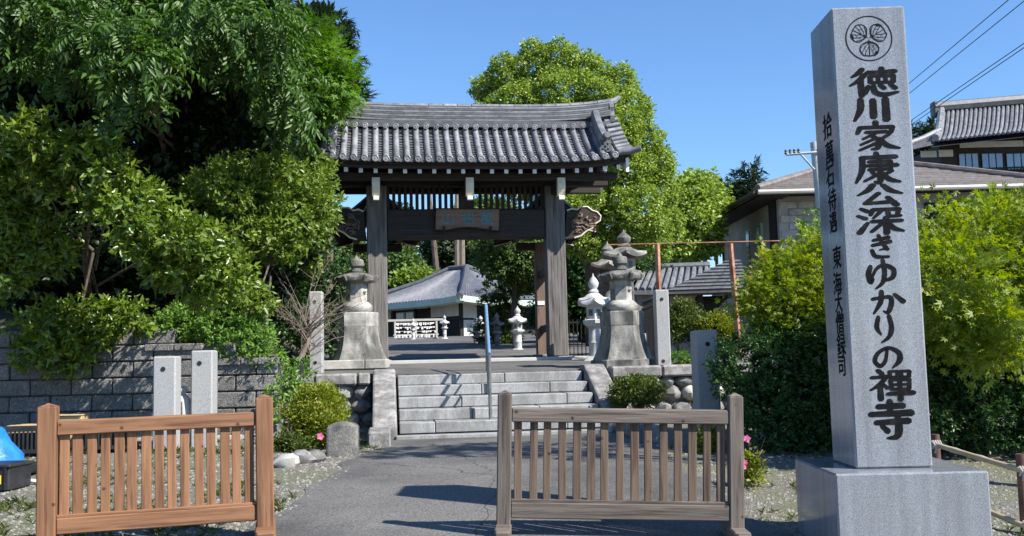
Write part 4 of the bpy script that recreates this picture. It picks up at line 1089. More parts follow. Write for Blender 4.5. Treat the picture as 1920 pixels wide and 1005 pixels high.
# brown-roofed house on the right
HN, HF = 34.0, 44.0
ze = at(1420, 356, HN).z; xl = at(1420, 356, HN).x; xr = at(1990, 356, HN).x
zg_ = 1.8
hs = thing('brown_roof_house', 'two-storey house with brown hipped roof and tan walls behind the maples', 'building', (xl, HN, zg_), 0)
def hq(x, y, z): return Vector((x - xl, y - HN, z - zg_))
xfl = at(1333, 427, HF).x                                # far left eave corner
zR = at(1600, 303, 39).z
e00, e10, e11, e01 = hq(xl, HN, ze), hq(xr, HN, ze), hq(xr, HF, ze), hq(xl - .6, HF, ze)
g0, g1 = hq(xl + 5.2, 39, zR), hq(xr - 5.0, 39, zR)
for A, B, C, D in ((e00, e10, g1, g0), (e10, e11, g1, g1), (e11, e01, g0, g1), (e01, e00, g0, g0)):
    slab(A, B, C, D, .18, 'roof_plane', 'brown_roof', hs)
    n = 16
    for k in range(n):                                   # overlapping courses
        t0, t1 = k / n, (k + 1.08) / n
        a0, b0, a1, b1 = A.lerp(D, t0), B.lerp(C, t0), A.lerp(D, min(t1, 1)), B.lerp(C, min(t1, 1))
        up = Vector((0, 0, .05)); lo = Vector((0, 0, .015))
        mb = MB(); mb.add([a0 + up, b0 + up, b1 + lo, a1 + lo, a0 - lo, b0 - lo], [(0, 1, 2, 3), (0, 4, 5, 1)]); mb.build('roof_course', M['brown_roof'], hs, fix=False)
for A, D in ((e00, g0), (e10, g1), (e01, g0), (g0, g1)):
    mb = MB(); mb.tube([A + Vector((0, 0, .08)), D + Vector((0, 0, .1))], .13, 8); mb.build('roof_hip', M['brown_roof'], hs)
for A, B in ((e00, e10), (e01, e00)):
    o_ = Vector((0, -.08, -.09)) if A == e00 else Vector((-.08, 0, -.09))
    mb = MB(); mb.tube([A + o_, B + o_], .085, 8); mb.build('gutter', M['gutter'] if A == e00 else M['gate_x'], hs)
wx0, wy0 = 1.0, 1.0
W_ = xr - xl
mb = MB(); a = [Vector((wx0 - .3, HF - HN - .8, -2)), Vector((wx0, wy0, -2)), Vector((W_ - 1, wy0, -2)), Vector((W_ - 1, HF - HN - .8, -2))]
top = ze - zg_ - .1
mb.add(a + [Vector((p.x, p.y, top)) for p in a], [(0, 1, 5, 4), (2, 3, 7, 6), (3, 0, 4, 7)]); mb.build('side_wall', M['tan_wall'], hs)
mb = MB(); mb.add([a[1], a[2], Vector((W_ - 1, wy0, top)), Vector((wx0, wy0, top))], [(0, 1, 2, 3)]); mb.build('front_wall', M['tan_wall'], hs)
# facing tiles at the near corner
k = 0
for row in range(19):
    z = top - .32 - row * .26
    for c in range(6):
        x = wx0 + .05 + c * .62 + (row % 2) * .31
        mb = MB(); mb.box((x + .3, wy0 - .02, z), (.60, .05, .245), .01); mb.build('facing_tile', M['facing'], hs)
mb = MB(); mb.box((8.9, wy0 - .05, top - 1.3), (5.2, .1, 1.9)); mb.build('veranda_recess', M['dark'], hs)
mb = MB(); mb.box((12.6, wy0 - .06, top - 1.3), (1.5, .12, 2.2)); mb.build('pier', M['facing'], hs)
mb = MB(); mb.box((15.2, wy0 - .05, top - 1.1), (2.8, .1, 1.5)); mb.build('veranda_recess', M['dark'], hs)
mb = MB(); mb.box((W_ / 2, .45, top + .04), (W_ - .4, .9, .06)); mb.build('soffit', M['gate_x'], hs)
mb = MB(); mb.add([e01 + Vector((.1, 0, -.2)), e00 + Vector((.1, 0, -.2)), e00 + Vector((1.2, 0, -.2)), e01 + Vector((1.2, 0, -.2))], [(0, 1, 2, 3)]); mb.build('soffit', M['gate_x'], hs)
for yy in (3.3, 5.0):
    mb = MB(); mb.box((wx0 - .12, yy, top - 1.55), (.10, .62, 1.75), .01); o = mb.build('window', M['gutter'], hs)
    mb = MB(); mb.box((wx0 - .18, yy, top - 1.55), (.06, .46, 1.6)); mb.build('pane', M['glass'], o)
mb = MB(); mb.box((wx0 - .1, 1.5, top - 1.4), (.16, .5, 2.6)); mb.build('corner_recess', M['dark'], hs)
mb = MB(); mb.tube([(wx0 - .9, 9.0, top), (wx0 - .35, 9.0, top - .3), (wx0 - .3, 9.0, top - 4)], .05, 6); mb.build('downpipe', M['gate_z'], hs)
# great hall high on the right
TY = 58.0
tl = at(1757, 209, TY); tr = at(2150, 176, TY)
te0 = at(1713, 273, 54); te1 = at(1790, 262, 53)
gh = thing('great_hall', 'large dark temple hall with grey tiled roof and blue windows above the house', 'building', (tl.x, 54, 4), 0)
def gq(p): return Vector((p.x - tl.x, p.y - 54, p.z - 4))
eL, eR = at(1713, 271, 54), at(2150, 222, 54)
rL, rR = tl, tr
A, B, C, D = gq(at(1745, 266, 54)), gq(eR), gq(rR), gq(rL)
def gp_(s, t):
    p = A.lerp(B, s).lerp(D.lerp(C, s), t); p.z -= .45 * math.sin(math.pi * t); return p
mb = MB(); mb.grid(lambda i, j: gp_(i / 12, j / 8), 13, 9); mb.grid(lambda i, j: gp_(i / 12, j / 8) - Vector((0, 0, .3)), 13, 9); mb.build('roof_plane', M['tile_dark'], gh)
for k in range(46):
    mb = MB(); mb.tube([gp_((k + .5) / 46, j / 6) + Vector((0, 0, .04)) for j in range(7)], .085, 6); mb.build('roof_tile_row', M['tile'], gh, True)
mb = MB(); mb.tube([D + Vector((-.2, 0, .25)), C + Vector((0, 0, .25))], .34, 8); mb.build('main_ridge', M['tile_dark'], gh, True)
mb = MB(); mb.box(D + Vector((-.15, 0, .1)), (.35, .6, 1.0), .1); mb.build('ridge_end_tile', M['tile_dark'], gh)
mb = MB(); mb.tube([gp_(.01, j / 6) + Vector((.15, 0, .22)) for j in range(7)], .2, 8); mb.build('descending_ridge', M['tile'], gh, True)
# skirt roof flaring to the left
A2, B2, C2, D2 = gq(at(1700, 276, 54)), A, gq(at(1762, 250, 55.5)), gq(at(1722, 262, 56))
slab(A2, B2, C2, D2, .2, 'skirt_roof', 'tile_dark', gh); mb = MB(); mb.tube([A2 + Vector((-.2, 0, .1)), A2.lerp(C2, .5) + Vector((0, 0, .12)), C2 + Vector((0, 0, .2))], .16, 8); mb.build('skirt_ridge', M['tile_far'], gh, True)
zw = A.z - .5
mb = MB(); mb.prism([(-.9, -1), (14, -1), (14, B.z + (14 - B.x) * .0 + .2), (-.9, A.z + .25)], (0, 2.0, 0), (1, 0, 0), (0, 0, 1), (0, 4, 0)); mb.build('wall', M['gate_x'], gh)
for px0, px1, y0, y1 in ((1727, 1757, 283, 294), (1761, 1788, 281, 293), (1800, 1920, 266, 274)):
    a, b = gq(at(px0, y0, 55.9)), gq(at(px1, y1, 55.9)); a.y = b.y = 1.94
    mb = MB(); mb.box(((a.x + b.x) / 2, 1.96, (a.z + b.z) / 2), (b.x - a.x, .06, abs(a.z - b.z))); mb.build('plaster_panel', M['plaster'], gh)
for px0, px1 in ((1797, 1836), (1840, 1882), (1886, 1930)):
    a, b = gq(at(px0, 287, 55.9)), gq(at(px1, 318, 55.9))
    mb = MB(); mb.box(((a.x + b.x) / 2, 1.97, (a.z + b.z) / 2), (b.x - a.x, .08, abs(a.z - b.z))); o = mb.build('window', M['gate_x'], gh)
    for k in range(3):
        w = (b.x - a.x) / 3
        mb = MB(); mb.box((a.x + w * (k + .5), 1.92, (a.z + b.z) / 2), (w - .07, .05, abs(a.z - b.z) - .1)); mb.build('pane', M['pane_blue'], o)
a = gq(at(1790, 318, 55.3)); b = gq(at(1960, 312, 55.3))
mb = MB(); mb.tube([a, b], .05, 6); mb.tube([a - Vector((0, 0, .4)), b - Vector((0, 0, .4))], .05, 6)
for k in range(30): 
    p = a.lerp(b, k / 29); mb.box(p - Vector((0, 0, .25)), (.05, .05, .5))
mb.build('balcony_rail', M['gate_x'], gh)
# low tiled building and porch between the lantern and the maples
p0, p1 = at(1185, 545, 30), at(1330, 545, 30); q0, q1 = at(1205, 507, 32.5), at(1330, 503, 32.5)
lb = thing('tiled_shed', 'low building with ribbed grey tile roof behind the rusty post', 'building', (p0.x, 30, 1.6), 0)
o_ = lb.location; A, B, C, D = p0 - o_, p1 - o_, q1 - o_, q0 - o_
slab(A, B, C, D, .12, 'roof_plane', 'tile_dark', lb)
for k in range(11):
    t = (k + .5) / 11; mb = MB(); mb.tube([A.lerp(B, t) + Vector((0, 0, .04)), D.lerp(C, t) + Vector((0, 0, .04))], .075, 6); mb.build('roof_tile_row', M['tile'], lb, True)
mb = MB(); mb.tube([D + Vector((0, 0, .1)), C + Vector((0, 0, .1))], .12, 8); mb.build('roof_ridge', M['tile_dark'], lb)
mb = MB(); mb.box(((A.x + B.x) / 2, 1.6, A.z / 2 - .3), (B.x - A.x - .4, 2.4, A.z + .5)); mb.build('wall', M['tan_wall'], lb)
P0 = at(1252, 546, 24.5); P1 = at(1402, 541, 24.5); PR = at(1368, 487, 27.0)
pc = thing('porch_canopy', 'dark hipped porch roof with shaded opening in front of the house', 'porch', (P0.x, 24.5, 1.3), 0)
o_ = pc.location; A, B, Rg = P0 - o_, P1 - o_, PR - o_
Bk, Bk2 = Vector((A.x, 5, A.z)), Vector((B.x, 5, B.z))
slab(A, B, Rg + Vector((.3, 0, 0)), Rg, .12, 'roof_plane', 'tile_dark', pc); slab(Bk, A, Rg, Rg + Vector((0, .3, 0)), .12, 'roof_plane', 'tile_dark', pc); slab(B, Bk2, Rg + Vector((.3, .3, 0)), Rg + Vector((.3, 0, 0)), .12, 'roof_plane', 'tile_dark', pc)
for k in range(9):
    t = k / 9; a, b = A.lerp(Rg, t) + Vector((0, 0, .03)), B.lerp(Rg + Vector((.3, 0, 0)), t) + Vector((0, 0, .03))
    mb = MB(); mb.tube([a, b], .03, 5); mb.build('roof_course', M['tile_dark'], pc)
mb = MB(); mb.tube([A + Vector((0, -.05, -.08)), B + Vector((0, -.05, -.08))], .06, 6); mb.build('gutter', M['gate_x'], pc)
for x in (A.x + .9, B.x - .2):
    mb = MB(); mb.box((x, .5, A.z / 2 - .2), (.14, .14, A.z + .3)); mb.build('post', M['gate_z'], pc)
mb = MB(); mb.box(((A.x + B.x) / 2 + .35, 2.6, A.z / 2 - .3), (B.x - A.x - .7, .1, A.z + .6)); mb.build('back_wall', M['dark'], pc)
mb = MB(); mb.box((A.x + .45, 1.2, A.z / 2 - .3), (.9, .12, A.z + .5)); mb.build('side_panel', M['tan_wall'], pc)
# low concrete wall by the hedge
mb = MB(); mb.box((0, 0, .25), (2.0, .14, .6), .01); o = mb.build('low_concrete_wall', M['concrete']); o.location = at(1290, 660, 19.8); o.location.z = 1.0
tag(o, 'low plain concrete wall under the dark hedge', 'wall')

# ------------------------------------------------------------------ utility pole and wires
UY = 32.8
pb, pt = at(1541, 440, UY), at(1526, 267, UY)
up = thing('utility_pole', 'pale grey utility pole with crossarm behind the monument', 'utility pole', (pt.x + .28, UY, 1.5), 0)
o_ = up.location
mb = MB(); mb.tube([Vector((pt.x + .34, UY, 1.3)) - o_, pt - o_], [.20, .13], 12); mb.build('shaft', M['pole'], up, True)
ca = at(1474, 290, UY - .15) - o_; cb_ = at(1540, 285, UY - .15) - o_
mb = MB(); mb.tube([ca, cb_], .05, 6); mb.build('crossarm', M['pole'], up)
mb = MB(); mb.tube([ca.lerp(cb_, .4), at(1527, 318, UY - .15) - o_], .035, 6); mb.build('brace', M['pole'], up)
for k in range(5):
    p = ca.lerp(cb_, (0, .12, .24, .36, .95)[k]); mb = MB(); mb.lathe([(.04, 0), (.06, .05), (.045, .09), (.06, .13), (.03, .18)], 8, p); mb.build('insulator', M['tile_dark'], up)
for i, (x0, y0, x1, y1) in enumerate(((1538, 283, 1900, -8), (1538, 296, 1930, -6), (1536, 330, 1960, 54), (1536, 338, 1960, 62))):
    a, b = at(x0, y0, UY), at(x1, y1, 15); mid = a.lerp(b, .5) - Vector((0, 0, .12))
    b2 = a + (b - a) * 1.12
    mb = MB(); mb.tube([a, a.lerp(b, .3) - Vector((0, 0, .06)), mid, b, b2], .008, 5)
    o = mb.build('power_line', M['iron']); tag(o, ('topmost thin black wire running up from the utility pole', 'second thin black wire below the topmost one at the pole', 'third thin black wire, upper of the lower pair', 'lowest thin black wire running up from the utility pole')[i], 'wire', 'wires from the utility pole')
for i, (x0, y0, x1, y1) in enumerate(((1476, 286, 1640, 215),)):
    pass

# ------------------------------------------------------------------ foliage
def leaf(L, w, fold=.25, curl=.15):
    """diamond leaf along +x, folded on the midrib: 2 triangles"""
    return np.array([(0, 0, 0), (L * .45, w / 2, fold * w - .02 * L), (L, 0, -curl * L), (L * .45, -w / 2, fold * w - .02 * L)]), np.array([(0, 1, 2), (0, 2, 3)])
def rotm(ax, a):
    return np.array(Matrix.Rotation(a, 3, ax))
def template(kind, seed=0):
    r = random.Random(seed); V = []; Fc = []; K = []
    def add(v, f, M3, p, k):
        o = sum(len(x) for x in V); V.append(v @ M3.T + np.array(p)); Fc.append(f + o); K.append(np.full(len(v), k))
    if kind == 'pinnate':
        for i in range(7):
            x = .06 + .055 * i; dz = -.5 * (x ** 2)
            for s in (-1, 1):
                if i == 6 and s == 1: ang = 0
                else: ang = s * R(r.uniform(48, 66))
                v, f = leaf(.125 * r.uniform(.8, 1.1), .042, .2, .25)
                add(v, f, rotm('Z', ang) @ rotm('X', r.uniform(-.5, .5)) @ rotm('Y', r.uniform(.2, .7)), (x, 0, dz), r.random())
    elif kind == 'rosette':
        for i in range(9):
            v, f = leaf(.095 * r.uniform(.7, 1.15), .042, .18, .12)
            a = 2.4 * i
            add(v, f, rotm('X', a) @ rotm('Z', R(r.uniform(35, 75))) @ rotm('X', r.uniform(-.9, .9)), (.02 + .012 * i + r.uniform(-.02, .02), r.uniform(-.03, .03), r.uniform(-.03, .03)), r.random())
    elif kind == 'maple':
        for i in range(9):
            c = np.array((r.uniform(0, .26), r.uniform(-.13, .13), r.uniform(-.03, .03))); S = .058 * r.uniform(.75, 1.15)
            vs = [(0, 0, 0)]; fs = []
            for k, (a, l) in enumerate(((-100, .62), (-52, .9), (0, 1.1), (52, .9), (100, .62))):
                a = R(a); d = np.array((math.cos(a), math.sin(a))); n = np.array((-d[1], d[0])); o = len(vs)
                vs += [tuple(d * .42 * S * l + n * .16 * S) + (0,), tuple(d * S * l) + (-.12 * S,), tuple(d * .42 * S * l - n * .16 * S) + (0,)]
                fs += [(0, o + 2, o + 1), (0, o + 1, o)]
            fs = [(0, o, o + 1) for o in range(1, 16, 3)] + [(0, o + 1, o + 2) for o in range(1, 16, 3)]
            add(np.array(vs), np.array(fs), rotm('Z', r.uniform(-1.2, 1.2)) @ rotm('X', r.uniform(-.5, .5)) @ rotm('Y', r.uniform(-.1, .5)), c, r.random())
    elif kind == 'tuft':
        for i in range(10):
            v, f = leaf(.16 * r.uniform(.6, 1.2), .085, .2, .2)
            add(v, f, rotm('Z', r.uniform(-2.6, 2.6)) @ rotm('Y', r.uniform(-.9, .9)) @ rotm('X', r.uniform(-1, 1)), (r.uniform(-.04, .16), r.uniform(-.12, .12), r.uniform(-.1, .1)), r.random())
    elif kind == 'small':
        for i in range(12):
            v, f = leaf(.034 * r.uniform(.7, 1.2), .016, .2, .1)
            add(v, f, rotm('Z', r.uniform(-1.6, 1.6)) @ rotm('Y', r.uniform(-.9, .4)) @ rotm('X', r.uniform(-1, 1)), (r.uniform(-.01, .06), r.uniform(-.035, .035), r.uniform(-.03, .03)), r.random())
    elif kind == 'needle':
        for i in range(12):
            v, f = leaf(.30 * r.uniform(.6, 1.1), .07, .1, .15)
            add(v, f, rotm('Z', r.uniform(-1.1, 1.1)) @ rotm('Y', r.uniform(-.3, .5)), (r.uniform(0, .3), r.uniform(-.1, .1), r.uniform(-.05, .05)), r.random())
    elif kind == 'blade':
        for i in range(9):
            v, f = leaf(.13 * r.uniform(.5, 1.2), .010, .1, .35)
            add(v, f, rotm('Z', r.uniform(-3.1, 3.1)) @ rotm('Y', -R(r.uniform(40, 85))), (r.uniform(-.03, .03), r.uniform(-.03, .03), 0), r.random())
    return np.vstack(V), np.vstack(Fc), np.concatenate(K)
def norm(a): return a / (np.linalg.norm(a, axis=1, keepdims=True) + 1e-9)
TPL = {}
def scatter_mesh(name, kind, P, X, U, S, m, seed, varamp=.5):
    """place templates at P with x-axis X, up hint U, size S"""
    rg = np.random.default_rng(seed); n = len(P)
    nvar = 4; V_all, F_all, A_all = [], [], []; off = 0
    which = rg.integers(0, nvar, n)
    x = norm(X); y = norm(np.cross(U, x)); z = np.cross(x, y)
    tone = rg.random(n)
    for w in range(nvar):
        if (kind, w) not in TPL: TPL[(kind, w)] = template(kind, 11 + w)
        V, Fc, K = TPL[(kind, w)]
        ix = np.where(which == w)[0]
        if not len(ix): continue
        B = np.stack([x[ix], y[ix], z[ix]], axis=2)       # columns
        pts = np.einsum('nij,vj->nvi', B, V) * S[ix, None, None] + P[ix, None, :]
        nv = len(V)
        V_all.append(pts.reshape(-1, 3))
        F_all.append((Fc[None] + (np.arange(len(ix)) * nv)[:, None, None] + off).reshape(-1, 3))
        A_all.append(np.clip(K[None] * varamp + tone[ix, None] * (1 - varamp), 0, 1).ravel()); off += nv * len(ix)
    V = np.vstack(V_all); Fc = np.vstack(F_all); A = np.concatenate(A_all)
    me = bpy.data.meshes.new(name); me.vertices.add(len(V)); me.loops.add(len(Fc) * 3); me.polygons.add(len(Fc))
    me.vertices.foreach_set('co', V.astype(np.float32).ravel()); me.loops.foreach_set('vertex_index', Fc.astype(np.int32).ravel())
    me.polygons.foreach_set('loop_start', np.arange(0, len(Fc) * 3, 3, dtype=np.int32))
    me.update(calc_edges=True)
    at_ = me.attributes.new('rnd', 'FLOAT', 'POINT'); at_.data.foreach_set('value', A.astype(np.float32))
    me.materials.append(m)
    global TRIS; TRIS += len(Fc)
    return me
TRIS = 0
def clump_points(clumps, per_m2, rg, shell=(.5, 1.05), cull=.55):
    """clumps: rows x y z rx ry rz"""
    C = np.array(clumps); P, O = [], []
    for c in C:
        n = int(per_m2 * 4 * math.pi * ((c[3] * c[4] * c[5]) ** (2 / 3)))
        d = norm(rg.normal(size=(n, 3)))
        r = shell[0] + (shell[1] - shell[0]) * rg.random(n) ** .6
        q = d * r[:, None] * c[3:6] + c[:3]
        keep = np.ones(n, bool)
        if cull:
            for c2 in C:
                if c2 is c or abs(c2[0] - c[0]) > 2 * (c[3] + c2[3]) or np.allclose(c2, c): continue
                keep &= (((q - c2[:3]) / c2[3:6]) ** 2).sum(1) > cull ** 2
        P.append(q[keep]); O.append(norm(d / c[3:6])[keep])
    return np.vstack(P), np.vstack(O)
def in_poly(x, y, poly):
    c = False
    for (x0, y0), (x1, y1) in zip(poly, poly[1:] + poly[:1]):
        if (y0 > y) != (y1 > y) and x < (x1 - x0) * (y - y0) / (y1 - y0) + x0: c = not c
    return c
def poly_clumps(poly, n, Yf, r0, r1, seed, flat=.8, mind=.6, edge=.85):
    """clump centres spread over an outline, each at its own distance"""
    r = random.Random(seed); out = []; xs_ = [p[0] for p in poly]; ys_ = [p[1] for p in poly]; tries = 0
    while len(out) < n and tries < n * 200:
        tries += 1
        px, py = r.uniform(min(xs_), max(xs_)), r.uniform(min(ys_), max(ys_))
        if not in_poly(px, py, poly): continue
        Y = Yf(px, py, r); p = at(px, py, Y); rad = r.uniform(r0, r1); rp = rad * F_PX / Y * edge
        if any(not in_poly(px + rp * math.cos(a), py + rp * flat * math.sin(a), poly) for a in (0, .785, 1.57, 2.36, 3.14, 3.93, 4.71, 5.5)): continue
        if any((p - Vector(o[:3])).length < mind * (rad + o[3]) * .5 for o in out): continue
        out.append((p.x, p.y, p.z, rad * r.uniform(.85, 1.2), rad * r.uniform(.85, 1.2), rad * flat * r.uniform(.85, 1.15)))
    return out
def pc(px, py, Y, r, flat=.8):
    p = at(px, py, Y); return (p.x, p.y, p.z, r, r, r * flat)
def tree(name, label, cat, base, clumps, kind, size, per_m2, m, seed, group=None, trunk_r=.12, droop=.35, bark='bark', up=.25, limbs=10, shell=(.5, 1.05), cull=.55, trunk=True, varamp=.5, crown='crown'):
    rg = np.random.default_rng(seed); base = Vector(base)
    T = thing(name, label, cat, base, 0, group)
    P, O = clump_points(clumps, per_m2, rg, shell, cull)
    X = O + rg.normal(scale=.45, size=O.shape); X[:, 2] -= droop
    U = np.tile(np.array([0, 0, 1.0]), (len(P), 1)) + rg.normal(scale=up, size=O.shape)
    S = size * (.6 + .8 * rg.random(len(P)) ** 1.3)
    me = scatter_mesh(crown, kind, P - np.array(base), X, U, S, m, seed, varamp)
    o = link(crown, me, T)
    if trunk:
        C = np.array(clumps); cc = Vector(C[:, :3].mean(0)); top = Vector((cc.x, cc.y, cc.z + .2)) - base
        r = random.Random(seed); mb = MB()
        k1 = top * .33 + Vector((r.uniform(-.15, .15), 0, 0)); k2 = top * .66 + Vector((r.uniform(-.2, .2), r.uniform(-.1, .1), 0))
        mb.tube([Vector((0, 0, -.15)), k1, k2, top], [trunk_r, trunk_r * .8, trunk_r * .6, trunk_r * .3], 8)
        for c in r.sample(list(clumps), min(limbs, len(clumps))):
            e = Vector(c[:3]) - base; t = r.uniform(.3, .8); s = top * t
            mid = s.lerp(e, .55) + Vector((r.uniform(-.15, .15), r.uniform(-.15, .15), r.uniform(.0, .25)))
            mb.tube([s, mid, e], [trunk_r * .38, trunk_r * .25, trunk_r * .08], 6)
        mb.build('trunk', M[bark], T, True)
    return T

LM = {
 'pinnate': leafmat('leaf_pinnate', (.024, .062, .007), (.085, .165, .020), .45, .28),
 'glossy': leafmat('leaf_glossy', (.036, .082, .007), (.185, .262, .028), .32, .30, .5, tip=(.16, .13, .035)),
 'fresh': leafmat('leaf_fresh', (.050, .105, .011), (.215, .290, .038), .42, .34),
 'feather': leafmat('leaf_feather', (.06, .14, .012), (.150, .270, .026), .5, .40),
 'dark': leafmat('leaf_hollow_shade', (.008, .022, .005), (.022, .048, .010), .45, .2),
 'camphor': leafmat('leaf_camphor', (.115, .190, .022), (.335, .430, .078), .42, .32, tip=(.33, .34, .09)),
 'maple': leafmat('leaf_maple', (.095, .155, .011), (.285, .345, .028), .5, .42, tip=(.34, .17, .06)),
 'shrub': leafmat('leaf_shrub', (.020, .060, .014), (.060, .130, .030), .42, .25),
 'azalea': leafmat('leaf_azalea', (.090, .140, .010), (.260, .280, .022), .5, .35, tip=(.30, .20, .05)),
 'clipped': leafmat('leaf_clipped', (.045, .080, .012), (.130, .165, .030), .5, .3, tip=(.20, .11, .05)),
 'pine': leafmat('leaf_pine', (.030, .065, .012), (.110, .165, .030), .5, .2),
 'conifer': leafmat('leaf_conifer', (.018, .038, .014), (.045, .075, .026), .6, .15),
 'ivy': leafmat('leaf_ivy', (.050, .125, .018), (.200, .330, .055), .42, .3),
 'grass': leafmat('leaf_grass', (.07, .10, .02), (.20, .24, .06), .6, .3),
 'far': leafmat('leaf_far', (.040, .085, .018), (.130, .200, .040), .6, .25),
 'farlight': leafmat('leaf_farlight', (.10, .17, .02), (.24, .32, .045), .6, .3),
}
# bank of earth behind the block wall
mb = MB(); bx = [-40, -24, -14, -10, -8, -6.5, -5.2, -4.2, -3.4]; by = [14.12, 15, 16, 17.5, 19, 21, 24, 30, 45]
def bank(i, j):
    x, y = bx[i], by[j]; t = sstep(-2.8, -7.5, x)
    return (x - (y - 14) * .13, y, max(.75, .8 + t * .75 + (y - 14.1) * (.05 + .38 * t) * sstep(60, 20, y)))
mb.grid(bank, len(bx), len(by)); struct(mb.build('bank', M['soil'], smooth=True, fix=False))
def bankz(x, y): return .8 + sstep(-2.8, -7.5, x) * .75 + (y - 14.1) * .2

# left mass of trees, one by one
def sublobe(cl, n, sub, seed):
    r = random.Random(seed); out = []
    for c in cl:
        out.append((c[0], c[1] + .1, c[2], c[3] * .6, c[4] * .6, c[5] * .55))
        for k in range(n):
            d = Vector((r.gauss(0, 1), r.gauss(0, 1) - .5, r.gauss(0, .8))).normalized() * r.uniform(.6, .95); q = sub * r.uniform(.7, 1.25)
            out.append((c[0] + d.x * c[3], c[1] + d.y * c[4], c[2] + d.z * c[5], c[3] * q, c[4] * q, c[5] * q * .8))
    return out
cl = poly_clumps([(-80, -80), (535, -80), (545, 20), (560, 100), (570, 190), (555, 270), (500, 240), (440, 160), (400, 90), (330, 120), (180, 150), (60, 90), (-80, 120)], 46, lambda x, y, r: 13.2 + 3.2 * max(x, 0) / 640 + r.uniform(-.6, .6), .45, .75, 21, .75, .8)
cl += [pc(60, 10, 12.0, .5), pc(140, 40, 11.9, .42), pc(215, 60, 11.8, .42), pc(250, 110, 11.7, .40), pc(240, 160, 11.8, .36), pc(100, 110, 12.0, .34), pc(250, 95, 11.8, .3), pc(395, 25, 12.6, .45), pc(460, 40, 12.9, .5), pc(490, 95, 13.4, .45), pc(520, 160, 14, .42), pc(535, 215, 14.6, .40), pc(240, 100, 11.7, .3), pc(20, 60, 12.3, .45)]
tree('pinnate_tree', 'tall dark green tree with long drooping pinnate leaves above the block wall', 'tree', (-6.0, 18.8, bankz(-6.0, 18.8)), sublobe(cl, 6, .36, 1), 'pinnate', 1.05, 36, LM['pinnate'], 31, 'trees on the left bank', .09, .75, limbs=6)
cl = [pc(*a) for a in ((-30, 260, 12.6, .55), (30, 262, 12.4, .5), (85, 275, 12.2, .5), (130, 290, 12.1, .42), (175, 285, 12.4, .36), (195, 320, 12.2, .40), (90, 335, 12.3, .3), (225, 365, 12.2, .42), (165, 355, 12.5, .42), (265, 385, 12.2, .42), (300, 420, 12.1, .44), (345, 445, 12.2, .46), (290, 455, 12.4, .40), (390, 470, 12.4, .46), (340, 490, 12.5, .44), (420, 510, 12.7, .44), (380, 525, 12.7, .4), (20, 400, 12.8, .5), (70, 450, 12.9, .45), (20, 500, 13, .5), (95, 480, 13, .36), (-40, 350, 12.9, .6), (190, 260, 12.8, .3), (150, 640, 13.6, .4), (100, 610, 13.5, .42), (60, 650, 13.6, .36), (110, 665, 13.55, .3), (180, 600, 13.7, .4), (235, 590, 13.9, .4))]
tree('glossy_evergreen', 'broadleaf evergreen with glossy yellow-green leaf clusters hanging over the block wall', 'tree', (-6.9, 16.2, bankz(-6.9, 16.2)), sublobe(cl, 6, .34, 2), 'rosette', 1.15, 62, LM['glossy'], 32, 'trees on the left bank', .06, .25, limbs=7)
cl = poly_clumps([(330, 330), (430, 290), (560, 290), (595, 262), (615, 330), (640, 375), (618, 430), (592, 470), (560, 480), (500, 500), (440, 470), (400, 420)], 34, lambda x, y, r: 14.6 + 2.0 * (x - 330) / 330 + r.uniform(-.5, .5), .36, .58, 23, .8, .8)
cl += [pc(455, 540, 14.2, .36), pc(480, 560, 14.2, .3), pc(570, 300, 17.0, .32), pc(585, 330, 17.1, .3), pc(612, 378, 16.9, .26), pc(570, 490, 16.5, .28), pc(585, 440, 16.6, .3)]
tree('yellow_green_tree', 'sunlit yellow-green broadleaf tree overlapping the left end of the gate roof', 'tree', (-4.3, 16.6, bankz(-4.3, 16.6)), sublobe(cl, 6, .35, 3), 'rosette', 1.0, 66, LM['fresh'], 33, 'trees on the left bank', .07, .2, limbs=12)
cl = poly_clumps([(548, 25), (590, 50), (625, 95), (652, 150), (655, 195), (600, 215), (580, 230), (560, 200), (548, 100)], 26, lambda x, y, r: 18.3 + r.uniform(-.5, .5), .38, .6, 24, .6, .7)
tree('feathery_tree', 'bright green feathery tree rising beside the left end of the gate ridge', 'tree', (-4.6, 18.6, bankz(-4.6, 18.6)), cl, 'maple', 1.5, 75, LM['feather'], 34, 'trees on the left bank', .12, .1, limbs=8)
cl = poly_clumps([(-120, -120), (540, -120), (560, 60), (580, 250), (590, 470), (540, 560), (500, 600), (280, 590), (-120, 600)], 80, lambda x, y, r: 15.9 + 1.6 * max(x, 0) / 600 + r.uniform(-.5, .7), .7, 1.0, 25, .9, .7)  # dark backing foliage; the hollow's shade is put into its leaf colour
tree('dark_hollow_fill', 'dark leaf fill with painted shade in the hollow behind the sunlit left trees', 'tree', (-6.2, 18.6, bankz(-6.2, 18.6)), cl, 'tuft', 1.05, 30, LM['dark'], 35, 'trees on the left bank', .22, .2, limbs=14)
cl = poly_clumps([(285, 590), (330, 575), (400, 560), (450, 580), (490, 610), (530, 660), (540, 700), (515, 690), (470, 655), (400, 645), (300, 632)], 34, lambda x, y, r: 14.35 + r.uniform(-.05, .5), .22, .36, 26, .8, .7)
cl += [pc(410, 610, 14.05, .26), pc(450, 620, 14.0, .26), pc(480, 640, 13.95, .24), pc(430, 640, 13.95, .2), pc(505, 668, 13.9, .2), pc(375, 605, 14.1, .24), pc(340, 610, 14.1, .22), pc(530, 700, 14.2, .2), pc(540, 720, 14.1, .18), pc(560, 700, 14.6, .22), pc(525, 740, 13.7, .16), pc(528, 770, 13.6, .14)]
tree('ivy_bush', 'bright green leafy creeper spilling over the low end of the block wall', 'bush', (-4.3, 14.7, .9), cl, 'rosette', .72, 110, LM['ivy'], 36, None, .03, .1, trunk=False, crown='leaves')
